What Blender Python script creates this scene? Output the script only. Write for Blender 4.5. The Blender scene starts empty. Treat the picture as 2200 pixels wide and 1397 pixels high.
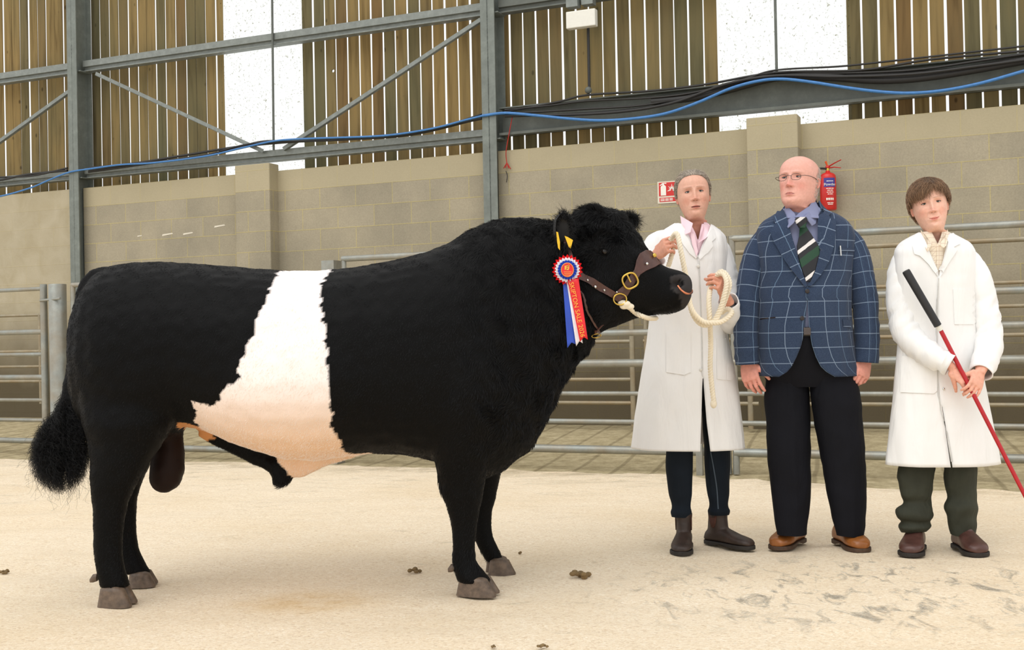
import bpy, bmesh, math, random
import numpy as np
from mathutils import Vector, Matrix, noise
from mathutils.bvhtree import BVHTree

random.seed(7); RNG = np.random.default_rng(7)
SC = bpy.context.scene
COL = SC.collection

# ------------------------------------------------------------------ camera, sky, sun, exposure
FPX, CX, CY = 2500.0, 1100.0, 698.5
CAMZ, RHO, PIT = 1.0, 0.020, 0.0086
_r = np.array([math.cos(RHO), 0, -math.sin(RHO)])
_u0 = np.array([math.sin(RHO), 0, math.cos(RHO)])
_f0 = np.array([0., 1., 0.])
CF = _f0 * math.cos(PIT) + _u0 * math.sin(PIT)
CU = _u0 * math.cos(PIT) - _f0 * math.sin(PIT)
CR = _r
CAM = np.array([0., 0., CAMZ])
cam_d = bpy.data.cameras.new('camera'); cam = bpy.data.objects.new('camera', cam_d); COL.objects.link(cam)
cam_d.sensor_width = 36.0; cam_d.lens = 36.0 * FPX / 2200.0
cam.matrix_world = Matrix(((CR[0], CU[0], -CF[0], 0), (CR[1], CU[1], -CF[1], 0), (CR[2], CU[2], -CF[2], CAMZ), (0, 0, 0, 1)))
cam_d.clip_start = 0.1; cam_d.clip_end = 200
SC.camera = cam
SC.view_settings.view_transform = 'Standard'
SC.view_settings.look = 'None'
SC.view_settings.gamma = 1
SC.view_settings.use_curve_mapping = False
SC.view_settings.exposure = 0.16
SC.cycles.use_denoising = True
SC.cycles.max_bounces = 6
SC.cycles.transparent_max_bounces = 12

world = bpy.data.worlds.new('overcast_sky'); SC.world = world; world.use_nodes = True
wn = world.node_tree; wn.nodes.clear()
wo = wn.nodes.new('ShaderNodeOutputWorld'); wb = wn.nodes.new('ShaderNodeBackground')
wt = wn.nodes.new('ShaderNodeTexCoord'); ws = wn.nodes.new('ShaderNodeSeparateXYZ'); wr = wn.nodes.new('ShaderNodeValToRGB')
wn.links.new(wt.outputs['Generated'], ws.inputs[0]); wn.links.new(ws.outputs['Z'], wr.inputs[0])
wr.color_ramp.elements[0].position = 0.0; wr.color_ramp.elements[0].color = (1.0, 1.0, 1.0, 1)
wr.color_ramp.elements[1].position = 1.0; wr.color_ramp.elements[1].color = (1.0, 0.99, 0.975, 1)
wn.links.new(wr.outputs[0], wb.inputs['Color']); wb.inputs['Strength'].default_value = 1.0
wn.links.new(wb.outputs[0], wo.inputs['Surface'])

sun_d = bpy.data.lights.new('soft_sun', 'SUN'); sun = bpy.data.objects.new('soft_sun', sun_d); COL.objects.link(sun)
sun_d.energy = 1.0; sun_d.angle = math.radians(50); sun_d.color = (1.0, 0.985, 0.96)
sun.rotation_euler = Vector((0.45, 0.62, -1.0)).to_track_quat('-Z', 'Y').to_euler()
sun.location = (-4, -4, 8)

# ------------------------------------------------------------------ pixel helpers (2200 x 1397 frame)
def V(*a): return np.array(a, float)
def ray(px, py):
    return CF * FPX + CR * (px - CX) - CU * (py - CY)
def P(px, py, Y):
    d = ray(px, py); return CAM + d * (Y / d[1])
def G(px, py, z=0.0):
    d = ray(px, py); return CAM + d * ((z - CAMZ) / d[2])
def proj(p):
    q = np.asarray(p) - CAM; d = q @ CF
    return np.stack([CX + FPX * (q @ CR) / d, CY - FPX * (q @ CU) / d], -1)
# wall frame: s along the wall, n out of the wall towards the camera
WO = V(0, 11.77, 0); WU = V(0.917, -0.3987, 0); WU /= np.linalg.norm(WU); WN = V(WU[1], -WU[0], 0)
if WN[1] > 0: WN = -WN
def L(s, n, z): return WO + WU * s + WN * n + V(0, 0, z)
def W(px, py, n=0.0):
    d = ray(px, py); o = WO + WN * n
    t = ((o - CAM) @ WN) / (d @ WN); p = CAM + d * t
    return (p - WO) @ WU, p[2]
def wS(px, py, n=0.0): return W(px, py, n)[0]

# ------------------------------------------------------------------ object helpers
WM = {}
def tag(o, label=None, cat=None, group=None, kind=None):
    if label: o['label'] = label
    if cat: o['category'] = cat
    if group: o['group'] = group
    if kind: o['kind'] = kind
    return o
def attach(o, parent):
    if parent is not None:
        o.parent = parent
        o.matrix_parent_inverse = WM.get(parent.name, Matrix()).inverted()
    WM[o.name] = Matrix()
def thing(name, label, cat, loc, group=None):
    o = bpy.data.objects.new(name, None); COL.objects.link(o); o.location = tuple(loc)
    o.empty_display_size = 0.1
    WM[o.name] = Matrix.Translation(Vector(tuple(loc)))
    return tag(o, label, cat, group)
def mk(name, vf, mat, parent=None, smooth=True, uvs=None, label=None, cat=None, group=None, kind=None):
    if isinstance(vf, MB): v, f, uvs2, fm = vf.v, vf.f, (vf.uv if len(vf.uv) == len(vf.v) else None), vf.fm
    else: v, f = vf[0], vf[1]; uvs2 = None; fm = None
    uvs = uvs if uvs is not None else uvs2
    me = bpy.data.meshes.new(name)
    me.from_pydata([tuple(map(float, p)) for p in v], [], [tuple(map(int, q)) for q in f])
    mats = mat if isinstance(mat, (list, tuple)) else [mat]
    for m in mats: me.materials.append(m)
    if fm is not None and len(fm) == len(f) and len(mats) > 1: me.polygons.foreach_set('material_index', fm)
    if smooth: me.polygons.foreach_set('use_smooth', [True] * len(me.polygons))
    if uvs is not None:
        ul = me.uv_layers.new(name='UVMap'); li = np.zeros(len(me.loops), int); me.loops.foreach_get('vertex_index', li)
        ul.data.foreach_set('uv', np.asarray(uvs, float)[li].ravel())
    me.update()
    if smooth and len(v) < 60000 and name not in ('body', 'eye', 'eyelids'): me.set_sharp_from_angle(angle=math.radians(52))
    o = bpy.data.objects.new(name, me); COL.objects.link(o); attach(o, parent)
    tag(o, label, cat, group, kind)
    return o
def autosmooth(o, ang=40):
    me = o.data; me.update()
    try: me.set_sharp_from_angle(angle=math.radians(ang))
    except Exception: pass
def mod_bevel(o, w, seg=2):
    m = o.modifiers.new('bevel', 'BEVEL'); m.width = w; m.segments = seg; m.limit_method = 'ANGLE'; return o
def mod_solid(o, t, off=-1):
    m = o.modifiers.new('thickness', 'SOLIDIFY'); m.thickness = t; m.offset = off; return o
def mod_sub(o, n=1):
    m = o.modifiers.new('subdiv', 'SUBSURF'); m.levels = n; m.render_levels = n; return o
def colour_attr(o, cols):
    ca = o.data.color_attributes.new('tint', 'FLOAT_COLOR', 'POINT')
    c = np.ones((len(o.data.vertices), 4)); c[:, :3] = cols; ca.data.foreach_set('color', c.ravel())

def frames(pts):
    pts = [np.asarray(p, float) for p in pts]; n = len(pts); T = []
    for i in range(n):
        t = pts[min(i + 1, n - 1)] - pts[max(i - 1, 0)]; T.append(t / (np.linalg.norm(t) + 1e-12))
    a = V(0, 0, 1) if abs(T[0][2]) < .9 else V(1, 0, 0)
    N = [np.cross(T[0], a)]; N[0] /= np.linalg.norm(N[0])
    for i in range(1, n):
        q = N[-1] - T[i] * (N[-1] @ T[i]); N.append(q / (np.linalg.norm(q) + 1e-12))
    return T, N, [np.cross(T[i], N[i]) for i in range(n)]
def spline(pts, k=8):
    pts = [np.asarray(p, float) for p in pts]; q = [2 * pts[0] - pts[1]] + pts + [2 * pts[-1] - pts[-2]]; out = []
    for i in range(1, len(q) - 2):
        for j in range(k):
            t = j / k; a, b, c, d = q[i - 1], q[i], q[i + 1], q[i + 2]
            out.append(.5 * (2 * b + (c - a) * t + (2 * a - 5 * b + 4 * c - d) * t * t + (3 * b - a - 3 * c + d) * t ** 3))
    out.append(pts[-1]); return out

class MB:
    def __init__(s): s.v = []; s.f = []; s.uv = []; s.fm = []
    def add(s, v, f, uv=None, m=0):
        o = len(s.v); s.v += [np.asarray(p, float) for p in v]; s.f += [tuple(int(i) + o for i in q) for q in f]
        s.fm += [m] * len(f)
        if uv is not None: s.uv += [tuple(q) for q in uv]
        return s
    def box8(s, c, m=0):   # 8 corners: bottom 4, top 4
        return s.add(c, [(0, 3, 2, 1), (4, 5, 6, 7), (0, 1, 5, 4), (1, 2, 6, 5), (2, 3, 7, 6), (3, 0, 4, 7)], m=m)
    def box(s, lo, hi, fr=None, m=0):
        (a, b, c), (d, e, f) = lo, hi; fr = fr or (lambda x, y, z: V(x, y, z))
        return s.box8([fr(a, b, c), fr(d, b, c), fr(d, e, c), fr(a, e, c), fr(a, b, f), fr(d, b, f), fr(d, e, f), fr(a, e, f)], m)
    def rings(s, R, cap=True, closed=True, m=0, uv=None):
        n = len(R[0]); k = len(R); v = [p for r in R for p in r]; f = []
        for i in range(k - 1):
            for j in range(n if closed else n - 1):
                a, b = i * n + j, i * n + (j + 1) % n; f.append((a, b, b + n, a + n))
        if cap and closed:
            f.append(tuple(range(n - 1, -1, -1))); f.append(tuple(range((k - 1) * n, k * n)))
        return s.add(v, f, uv, m)
    def tube(s, pts, r, n=10, cap=True, flat=1.0, m=0, uvs=None):
        pts = [np.asarray(p, float) for p in pts]
        if np.isscalar(r): r = [r] * len(pts)
        T, N, B = frames(pts); R = []
        for i, p in enumerate(pts):
            R.append([p + r[i] * (math.cos(a) * N[i] + flat * math.sin(a) * B[i]) for a in np.arange(n) * 2 * math.pi / n])
        uv = None
        if uvs:
            ln = np.concatenate([[0], np.cumsum([np.linalg.norm(pts[i + 1] - pts[i]) for i in range(len(pts) - 1)])])
            uv = [(j / n * uvs, ln[i]) for i in range(len(pts)) for j in range(n)]
        return s.rings(R, cap, m=m, uv=uv)
    def ball(s, c, rad, n=14, k=9, ax=None, m=0):
        c = np.asarray(c, float); rad = np.ones(3) * rad; ax = np.eye(3) if ax is None else np.asarray(ax); R = []
        for i in range(k + 1):
            t = math.pi * (i + .02) / (k + .04)
            R.append([c + ax[0] * rad[0] * math.sin(t) * math.cos(a) + ax[1] * rad[1] * math.sin(t) * math.sin(a) + ax[2] * rad[2] * math.cos(t) for a in np.arange(n) * 2 * math.pi / n])
        return s.rings(R[::-1], True, m=m)

def towards(c):
    d = (CAM - np.asarray(c)) * V(1, 1, 0); return d / np.linalg.norm(d)
def spow(x, e): return np.sign(x) * np.abs(x) ** e
def ring_side(T, B, w, wdir=V(0, 1, 0), n=28, e=2.3, egg=0.0):
    """ring through T and B (3-D points), half width w along wdir"""
    T = np.asarray(T); B = np.asarray(B); c = (T + B) / 2; A = (T - B) / 2; out = []
    for a in np.arange(n) * 2 * math.pi / n:
        v, l = math.cos(a), math.sin(a)
        out.append(c + A * spow(v, 2 / e) + wdir * w * spow(l, 2 / e) * (1 - egg * v))
    return out
def ring_h(Lp, Rp, df, db, n=28, e=2.2):
    """horizontal-ish ring between left and right points, df in front (towards -Y), db behind"""
    Lp = np.asarray(Lp); Rp = np.asarray(Rp); c = (Lp + Rp) / 2; A = (Rp - Lp) / 2; out = []; fd = V(0, -1, 0) if c[0] < 1.0 and c[1] < 5.0 else towards(c)
    for a in np.arange(n) * 2 * math.pi / n:
        x, y = math.cos(a), math.sin(a)
        out.append(c + A * spow(x, 2 / e) + fd * (df if y > 0 else db) * spow(y, 2 / e))
    return out

def remesh(mb, voxel, it=4, fac=0.5):
    me = bpy.data.meshes.new('tmp'); me.from_pydata([tuple(p) for p in mb.v], [], mb.f)
    bm = bmesh.new(); bm.from_mesh(me); bmesh.ops.recalc_face_normals(bm, faces=bm.faces); bm.to_mesh(me); bm.free()
    o = bpy.data.objects.new('tmp', me); COL.objects.link(o)
    m = o.modifiers.new('r', 'REMESH'); m.mode = 'VOXEL'; m.voxel_size = voxel
    if it:
        q = o.modifiers.new('s', 'SMOOTH'); q.iterations = it; q.factor = fac
    dg = bpy.context.evaluated_depsgraph_get(); dg.update(); ev = o.evaluated_get(dg); e = ev.to_mesh()
    v = np.zeros(len(e.vertices) * 3); e.vertices.foreach_get('co', v); v = v.reshape(-1, 3)
    f = [tuple(p.vertices) for p in e.polygons]; ev.to_mesh_clear()
    bpy.data.objects.remove(o); bpy.data.meshes.remove(me)
    return v, f
def vnormals(v, f):
    me = bpy.data.meshes.new('t'); me.from_pydata(v.tolist(), [], f); me.update()
    n = np.zeros(len(v) * 3); me.vertex_normals.foreach_get('vector', n) if hasattr(me, 'vertex_normals') else me.vertices.foreach_get('normal', n)
    bpy.data.meshes.remove(me); return n.reshape(-1, 3)
def bvh_of(*objs):
    vs, fs = [], []
    for o in objs:
        dg = bpy.context.evaluated_depsgraph_get(); ev = o.evaluated_get(dg); e = ev.to_mesh(); k = len(vs)
        vs += [Vector(x.co) for x in e.vertices]; fs += [tuple(i + k for i in p.vertices) for p in e.polygons]; ev.to_mesh_clear()
    return BVHTree.FromPolygons(vs, fs)
def hit(bvh, px, py, off=0.0, Yd=None):
    d = ray(px, py); d = d / np.linalg.norm(d)
    r = bvh.ray_cast(Vector(CAM), Vector(d))
    if r[0] is None:
        r = bvh.find_nearest(Vector(P(px, py, Yd if Yd else 5.0)))
        if r[0] is None: return P(px, py, Yd), V(0, -1, 0)
    n = np.array(r[1]);
    if n @ d > 0: n = -n
    return np.array(r[0]) + n * off, n
def patch(bvh, poly, off=0.003, thick=0.004, step=0.018, Yd=5.0, smooth_depth=0.0):
    """polygon in frame pixels laid on a surface: real geometry with thickness"""
    bm = bmesh.new(); sc = 500.0
    vs = [bm.verts.new((p[0] / sc, p[1] / sc, 0)) for p in poly]; bm.faces.new(vs)
    bmesh.ops.triangulate(bm, faces=bm.faces[:])
    for _ in range(6):
        es = [e for e in bm.edges if e.calc_length() > step]
        if not es: break
        bmesh.ops.subdivide_edges(bm, edges=es, cuts=1); bmesh.ops.triangulate(bm, faces=bm.faces[:])
    bm.verts.ensure_lookup_table(); bmesh.ops.recalc_face_normals(bm, faces=bm.faces)
    top = []; uv = []; dirs = []
    for v in bm.verts:
        px, py = v.co.x * sc, v.co.y * sc; p, n = hit(bvh, px, py, off, Yd); uv.append((px / 480, -py / 480)); top.append(p); dirs.append(n)
    n0 = len(top); bot = [top[i] - dirs[i] * thick for i in range(n0)]
    fs = [tuple(v.index for v in f.verts) for f in bm.faces]
    # orient towards camera
    a, b, c = [top[i] for i in fs[0]]
    if np.cross(b - a, c - a) @ (a - CAM) > 0: fs = [f[::-1] for f in fs]
    be = [(e.verts[0].index, e.verts[1].index) for e in bm.edges if len(e.link_faces) == 1]
    bm.free()
    faces = fs + [tuple(i + n0 for i in f[::-1]) for f in fs] + [(i, j, j + n0, i + n0) for i, j in be]
    m = MB(); m.add(top + bot, faces, uv + uv); return m
def ribbon(bvh, line, width, off=0.004, thick=0.003, Yd=5.0, k=8):
    """strap of pixel width lying on a surface along a pixel line"""
    pts = spline([V(x, y, 0) for x, y in line], k); T, _, _ = frames(pts); R = []
    wl = np.interp(np.linspace(0, 1, len(pts)), np.linspace(0, 1, len(width)), width) if not np.isscalar(width) else [width] * len(pts)
    for i, p in enumerate(pts):
        nx = V(-T[i][1], T[i][0], 0); row = []
        for q in (-.5, -.25, 0, .25, .5):
            row.append(hit(bvh, *(p + nx * wl[i] * q)[:2], off, Yd))
        c = [a for a, _ in row]; n = sum(b for _, b in row); n = n / np.linalg.norm(n)
        R.append(c + [a - n * thick for a in c[::-1]])
    m = MB(); m.rings(R, True); return m
def text_mesh(txt, size, ext=0.0006, align='CENTER'):
    c = bpy.data.curves.new('t', 'FONT'); c.body = txt; c.size = size; c.extrude = ext; c.align_x = align; c.align_y = 'CENTER'; c.resolution_u = 3
    o = bpy.data.objects.new('t', c); COL.objects.link(o)
    dg = bpy.context.evaluated_depsgraph_get(); ev = o.evaluated_get(dg); e = ev.to_mesh()
    v = [np.array(x.co) for x in e.vertices]; f = [tuple(p.vertices) for p in e.polygons]; ev.to_mesh_clear()
    bpy.data.objects.remove(o); bpy.data.curves.remove(c); return v, f
def snoise(p, freq, seed=0, oct=4):
    r = np.random.default_rng(seed); out = np.zeros(len(p))
    for o in range(oct):
        for _ in range(4):
            k = r.normal(size=3); k = k / np.linalg.norm(k) * freq * (1.7 ** o) * r.uniform(.7, 1.3)
            out += np.sin(p @ k * 2 * math.pi + r.uniform(0, 6.28)) / (4 * 1.5 ** o)
    return out

# ------------------------------------------------------------------ materials
class NT:
    def __init__(s, name):
        s.m = bpy.data.materials.new(name); s.m.use_nodes = True; s.t = s.m.node_tree; s.n = s.t.nodes
        s.b = s.n['Principled BSDF']; s.out = s.n['Material Output']
    def node(s, typ, **kw):
        n = s.n.new(typ)
        for k, v in kw.items():
            if k in n.inputs: n.inputs[k].default_value = v
            else: setattr(n, k, v)
        return n
    def link(s, a, b): s.t.links.new(a, b)
    def node_out(s, n, k):
        x = s.node('ShaderNodeSeparateColor'); s.link(n.outputs[k], x.inputs[0]); return x.outputs[0]
    def coord(s, kind='Object'): return s.node('ShaderNodeTexCoord').outputs[kind]
    def mapped(s, scale=(1, 1, 1), kind='Object', rot=(0, 0, 0), loc=(0, 0, 0)):
        m = s.node('ShaderNodeMapping'); m.inputs['Scale'].default_value = scale; m.inputs['Rotation'].default_value = rot; m.inputs['Location'].default_value = loc
        s.link(s.coord(kind), m.inputs['Vector']); return m.outputs[0]
    def noise(s, scale, detail=4, vec=None, rough=.55, dist=0.0):
        n = s.node('ShaderNodeTexNoise'); n.inputs['Scale'].default_value = scale; n.inputs['Detail'].default_value = detail
        n.inputs['Roughness'].default_value = rough; n.inputs['Distortion'].default_value = dist
        s.link(vec if vec is not None else s.coord(), n.inputs['Vector']); return n.outputs['Fac']
    def ramp(s, fac, stops, interp='LINEAR'):
        r = s.node('ShaderNodeValToRGB'); r.color_ramp.interpolation = interp; e = r.color_ramp.elements
        while len(e) < len(stops): e.new(0.5)
        for q, (p, c) in zip(e, stops):
            q.position = p; q.color = (c, c, c, 1) if np.isscalar(c) else (*c, 1)
        s.link(fac, r.inputs[0]); return r.outputs[0]
    def mix(s, fac, a, b, mode='MIX'):
        m = s.node('ShaderNodeMix', data_type='RGBA', blend_type=mode)
        for sock, val in ((m.inputs[0], fac), (m.inputs[6], a), (m.inputs[7], b)):
            if hasattr(val, 'is_output'): s.link(val, sock)
            elif np.isscalar(val): sock.default_value = val
            else: sock.default_value = (*val, 1)
        return m.outputs[2]
    def math(s, op, a, b=0.0):
        m = s.node('ShaderNodeMath', operation=op)
        for sock, val in ((m.inputs[0], a), (m.inputs[1], b)):
            if hasattr(val, 'is_output'): s.link(val, sock)
            else: sock.default_value = val
        return m.outputs[0]
    def bump(s, h, strength=.3, dist=.01, prev=None):
        b = s.node('ShaderNodeBump'); b.inputs['Strength'].default_value = strength; b.inputs['Distance'].default_value = dist
        s.link(h, b.inputs['Height'])
        if prev is not None: s.link(prev, b.inputs['Normal'])
        s.link(b.outputs[0], s.b.inputs['Normal']); return b.outputs[0]
    def set(s, color=None, rough=None, metal=None, spec=None, sheen=None):
        if color is not None:
            if hasattr(color, 'is_output'): s.link(color, s.b.inputs['Base Color'])
            else: s.b.inputs['Base Color'].default_value = (*color, 1)
        if rough is not None:
            if hasattr(rough, 'is_output'): s.link(rough, s.b.inputs['Roughness'])
            else: s.b.inputs['Roughness'].default_value = rough
        if metal is not None: s.b.inputs['Metallic'].default_value = metal
        if spec is not None: s.b.inputs['Specular IOR Level'].default_value = spec
        if sheen is not None: s.b.inputs['Sheen Weight'].default_value = sheen
        return s.m
def srgb(r, g, b): return tuple(((c / 255) / 12.92 if c / 255 <= .04045 else ((c / 255 + .055) / 1.055) ** 2.4) for c in (r, g, b))
def simple(name, c, rough=.6, metal=0, var=.12, scale=30, bump=.0, spec=.5, bscale=None):
    t = NT(name); c = np.array(c)
    col = t.ramp(t.noise(scale, 5), [(.3, tuple(c * (1 - var))), (.7, tuple(np.minimum(c * (1 + var), 1)))])
    t.set(col, rough, metal, spec)
    if bump: t.bump(t.noise(bscale or scale * 3, 5), bump, .004)
    return t.m
# ================================================================== THE BARN
def mat_block(name, tint=1.0, plain=0.0):
    t = NT(name); uv = t.coord('UV')
    b = t.node('ShaderNodeTexBrick', offset=0.5, squash=1.0)
    for k, v in (('Scale', 1.0), ('Mortar Size', .0055), ('Mortar Smooth', .3), ('Bias', 0.0), ('Brick Width', .45), ('Row Height', .225)): b.inputs[k].default_value = v
    t.link(uv, b.inputs['Vector'])
    b.inputs['Color1'].default_value = (*srgb(173, 164, 145), 1); b.inputs['Color2'].default_value = (*srgb(163, 155, 137), 1)
    b.inputs['Mortar'].default_value = (*srgb(184, 172, 132), 1)
    n1 = t.ramp(t.noise(1.6, 5), [(.3, (.80, .80, .78)), (.7, (1.08, 1.06, 1.0))])
    n2 = t.ramp(t.noise(70, 6, rough=.8), [(.25, (.80, .80, .80)), (.6, (1.05, 1.05, 1.05))])
    c = t.mix(1.0, b.outputs['Color'], n1, 'MULTIPLY'); c = t.mix(1.0, c, n2, 'MULTIPLY')
    # buff top course (newer blocks)
    sp = t.node('ShaderNodeSeparateXYZ'); t.link(uv, sp.inputs[0])
    top = t.math('GREATER_THAN', sp.outputs['Y'], 12 * .225)
    c = t.mix(t.math('MULTIPLY', top, .6), c, srgb(184, 172, 140))
    if plain: c = t.mix(plain, c, t.ramp(t.noise(3.5, 6, dist=.6), [(.3, srgb(172, 160, 132)), (.7, srgb(188, 178, 154))]))
    # shade behind the pens, painted into the lower wall as a brown fade
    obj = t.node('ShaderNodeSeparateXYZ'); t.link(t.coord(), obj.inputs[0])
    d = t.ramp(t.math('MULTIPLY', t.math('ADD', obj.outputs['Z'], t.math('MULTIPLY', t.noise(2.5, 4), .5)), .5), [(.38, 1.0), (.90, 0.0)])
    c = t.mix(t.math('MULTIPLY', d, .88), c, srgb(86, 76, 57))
    t.set(c, .92, 0, .2)
    t.bump(t.math('ADD', t.math('MULTIPLY', b.outputs['Fac'], -.6), t.math('MULTIPLY', t.noise(60, 6), .5)), .5, .006)
    return t.m
def mat_board():
    t = NT('weathered_board'); g = t.node('ShaderNodeNewGeometry')
    mv = t.node('ShaderNodeMapping'); t.link(t.coord('UV'), mv.inputs[0]); mv.inputs['Scale'].default_value = (14, .9, 1)
    off = t.node('ShaderNodeVectorMath', operation='ADD'); t.link(mv.outputs[0], off.inputs[0])
    cmb = t.node('ShaderNodeCombineXYZ'); t.link(t.math('MULTIPLY', g.outputs['Random Per Island'], 37.0), cmb.inputs[1]); t.link(cmb.outputs[0], off.inputs[1])
    grain = t.noise(1.2, 6, vec=off.outputs[0], dist=.4)
    base = t.ramp(g.outputs['Random Per Island'], [(0, srgb(122, 104, 70)), (.22, srgb(136, 116, 76)), (.45, srgb(112, 101, 71)), (.62, srgb(142, 120, 78)), (.8, srgb(120, 97, 63)), (1, srgb(106, 98, 70))], 'CONSTANT')
    c = t.mix(1.0, base, t.ramp(grain, [(.28, (.55, .52, .48)), (.5, (.92, .92, .92)), (.72, (1.08, 1.05, .98))]), 'MULTIPLY')
    # knots
    vo = t.node('ShaderNodeTexVoronoi'); vm = t.node('ShaderNodeMapping'); t.link(t.coord('UV'), vm.inputs[0]); vm.inputs['Scale'].default_value = (5.5, 3.0, 1); t.link(vm.outputs[0], vo.inputs['Vector']); vo.inputs['Scale'].default_value = 1.0
    k = t.ramp(vo.outputs['Distance'], [(.05, 1.0), (.10, 0.0)]); c = t.mix(t.math('MULTIPLY', k, .75), c, srgb(52, 38, 22))
    st = t.ramp(t.noise(1.1, 4, vec=t.mapped((1, 1, .35))), [(.45, 0.0), (.75, .7)]); c = t.mix(st, c, srgb(88, 92, 70))
    t.set(c, .85, 0, .15); t.bump(grain, .4, .004)
    # real knot holes: a few round openings through the board
    vh = t.node('ShaderNodeTexVoronoi'); hm = t.node('ShaderNodeMapping'); t.link(t.coord('UV'), hm.inputs[0]); hm.inputs['Scale'].default_value = (1.7, 1.7, 1); hm.inputs['Location'].default_value = (.31, .77, 0)
    t.link(hm.outputs[0], vh.inputs['Vector']); vh.inputs['Scale'].default_value = 1.0
    hole = t.math('LESS_THAN', vh.outputs['Distance'], .030)
    tr = t.node('ShaderNodeBsdfTransparent'); mx = t.node('ShaderNodeMixShader'); t.link(hole, mx.inputs[0]); t.link(t.b.outputs[0], mx.inputs[1]); t.link(tr.outputs[0], mx.inputs[2]); t.link(mx.outputs[0], t.out.inputs[0])
    return t.m
def mat_galv(name, c=(150, 152, 148), metal=.35, rough=.5, dirt=.0, scale=14):
    t = NT(name); c = np.array(srgb(*c))
    col = t.ramp(t.noise(scale, 6, rough=.7), [(.3, tuple(c * .8)), (.55, tuple(c)), (.75, tuple(np.minimum(c * 1.25, 1)))])
    if dirt: col = t.mix(t.math('MULTIPLY', t.ramp(t.noise(5, 5), [(.35, 0.0), (.65, 1.0)]), dirt), col, srgb(152, 128, 92))
    t.set(col, rough, metal, .4); t.bump(t.noise(90, 3), .1, .002); return t.m
def mat_bedding():
    t = NT('wood_shavings'); o = t.coord()
    big = t.noise(.9, 5); mid = t.noise(7, 6, dist=.8); fine = t.noise(130, 4, rough=.8)
    c = t.ramp(fine, [(.25, srgb(214, 194, 164)), (.45, srgb(240, 225, 200)), (.62, srgb(248, 237, 218)), (.8, srgb(255, 251, 242))])
    c = t.mix(t.ramp(big, [(.45, 0.0), (.75, .32)]), c, srgb(222, 196, 150))
    sc = t.noise(2.4, 7, vec=t.mapped((.8, 2.2, 1), rot=(0, 0, -.42)), rough=.72, dist=.5)
    c = t.mix(t.ramp(sc, [(.62, 0.0), (.72, .5)]), c, srgb(176, 162, 136))
    # scuffed places on the right where the grey floor shows through
    sp = t.node('ShaderNodeSeparateXYZ'); t.link(o, sp.inputs[0])
    dx = t.math('DIVIDE', t.math('SUBTRACT', sp.outputs['X'], 1.35), 1.15); dy = t.math('DIVIDE', t.math('SUBTRACT', sp.outputs['Y'], 4.45), .75)
    r2 = t.math('ADD', t.math('MULTIPLY', dx, dx), t.math('MULTIPLY', dy, dy)); zone = t.ramp(r2, [(.25, 1.0), (1.0, 0.0)])
    scf = t.ramp(t.noise(7.5, 5, vec=t.mapped((1.5, .75, 1), rot=(0, 0, .45)), rough=.65, dist=.7), [(.53, 0.0), (.66, .85)])
    c = t.mix(t.math('MULTIPLY', t.math('MULTIPLY', zone, scf), t.ramp(fine, [(.45, 1.0), (.68, .6)])), c, srgb(122, 121, 114))
    # dull line of thin bedding near the pens
    v = t.noise(2.6, 6, vec=t.mapped((.8, 2.4, 1), rot=(0, 0, .41)), rough=.8, dist=.8)
    far = t.ramp(t.math('DIVIDE', sp.outputs['Y'], 10.0), [(.55, 0.0), (.85, 1.0)])
    c = t.mix(t.math('MULTIPLY', far, t.ramp(v, [(.54, 0.0), (.66, .38)])), c, srgb(150, 142, 118))
    # damp yellow patch under the bull
    dx = t.math('DIVIDE', t.math('ADD', sp.outputs['X'], .8), .34); dy = t.math('DIVIDE', t.math('SUBTRACT', sp.outputs['Y'], 4.45), .22)
    r2 = t.math('ADD', t.math('MULTIPLY', dx, dx), t.math('MULTIPLY', dy, dy))
    c = t.mix(t.math('MULTIPLY', t.ramp(r2, [(.1, .5), (1.0, 0.0)]), t.ramp(mid, [(.4, .3), (.6, 1.0)])), c, srgb(214, 176, 106))
    # bedding thins out along the edge of the concrete
    nn = t.math('ADD', t.math('MULTIPLY', sp.outputs['X'], -.3987), t.math('MULTIPLY', t.math('SUBTRACT', sp.outputs['Y'], 11.77), -.917))
    eg = t.ramp(t.math('DIVIDE', nn, 10.0), [(.27, 1.0), (.36, 0.0)]); en = t.ramp(t.noise(3.2, 7, vec=t.mapped((.7, 1.6, 1), rot=(0, 0, .41)), rough=.75), [(.46, 0.0), (.58, 1.0)])
    c = t.mix(t.math('MULTIPLY', t.math('MULTIPLY', eg, en), .75), c, srgb(158, 145, 114))
    vf = t.node('ShaderNodeTexVoronoi'); vf.inputs['Scale'].default_value = 95; t.link(t.mapped((1, 1.8, 1), rot=(0, 0, .6)), vf.inputs['Vector']); fl = t.ramp(t.node_out(vf, 'Color'), [(.0, srgb(186, 152, 112)), (.18, srgb(232, 214, 186)), (.75, srgb(242, 230, 210)), (.97, srgb(255, 252, 246))])
    c = t.mix(.34, c, t.mix(1.0, c, fl, 'MULTIPLY')); c = t.mix(.10, c, fl)
    t.set(c, .95, 0, .1)
    h = t.math('ADD', t.math('MULTIPLY', fine, .5), t.math('MULTIPLY', mid, .8)); t.bump(h, .55, .012)
    return t.m
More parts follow.
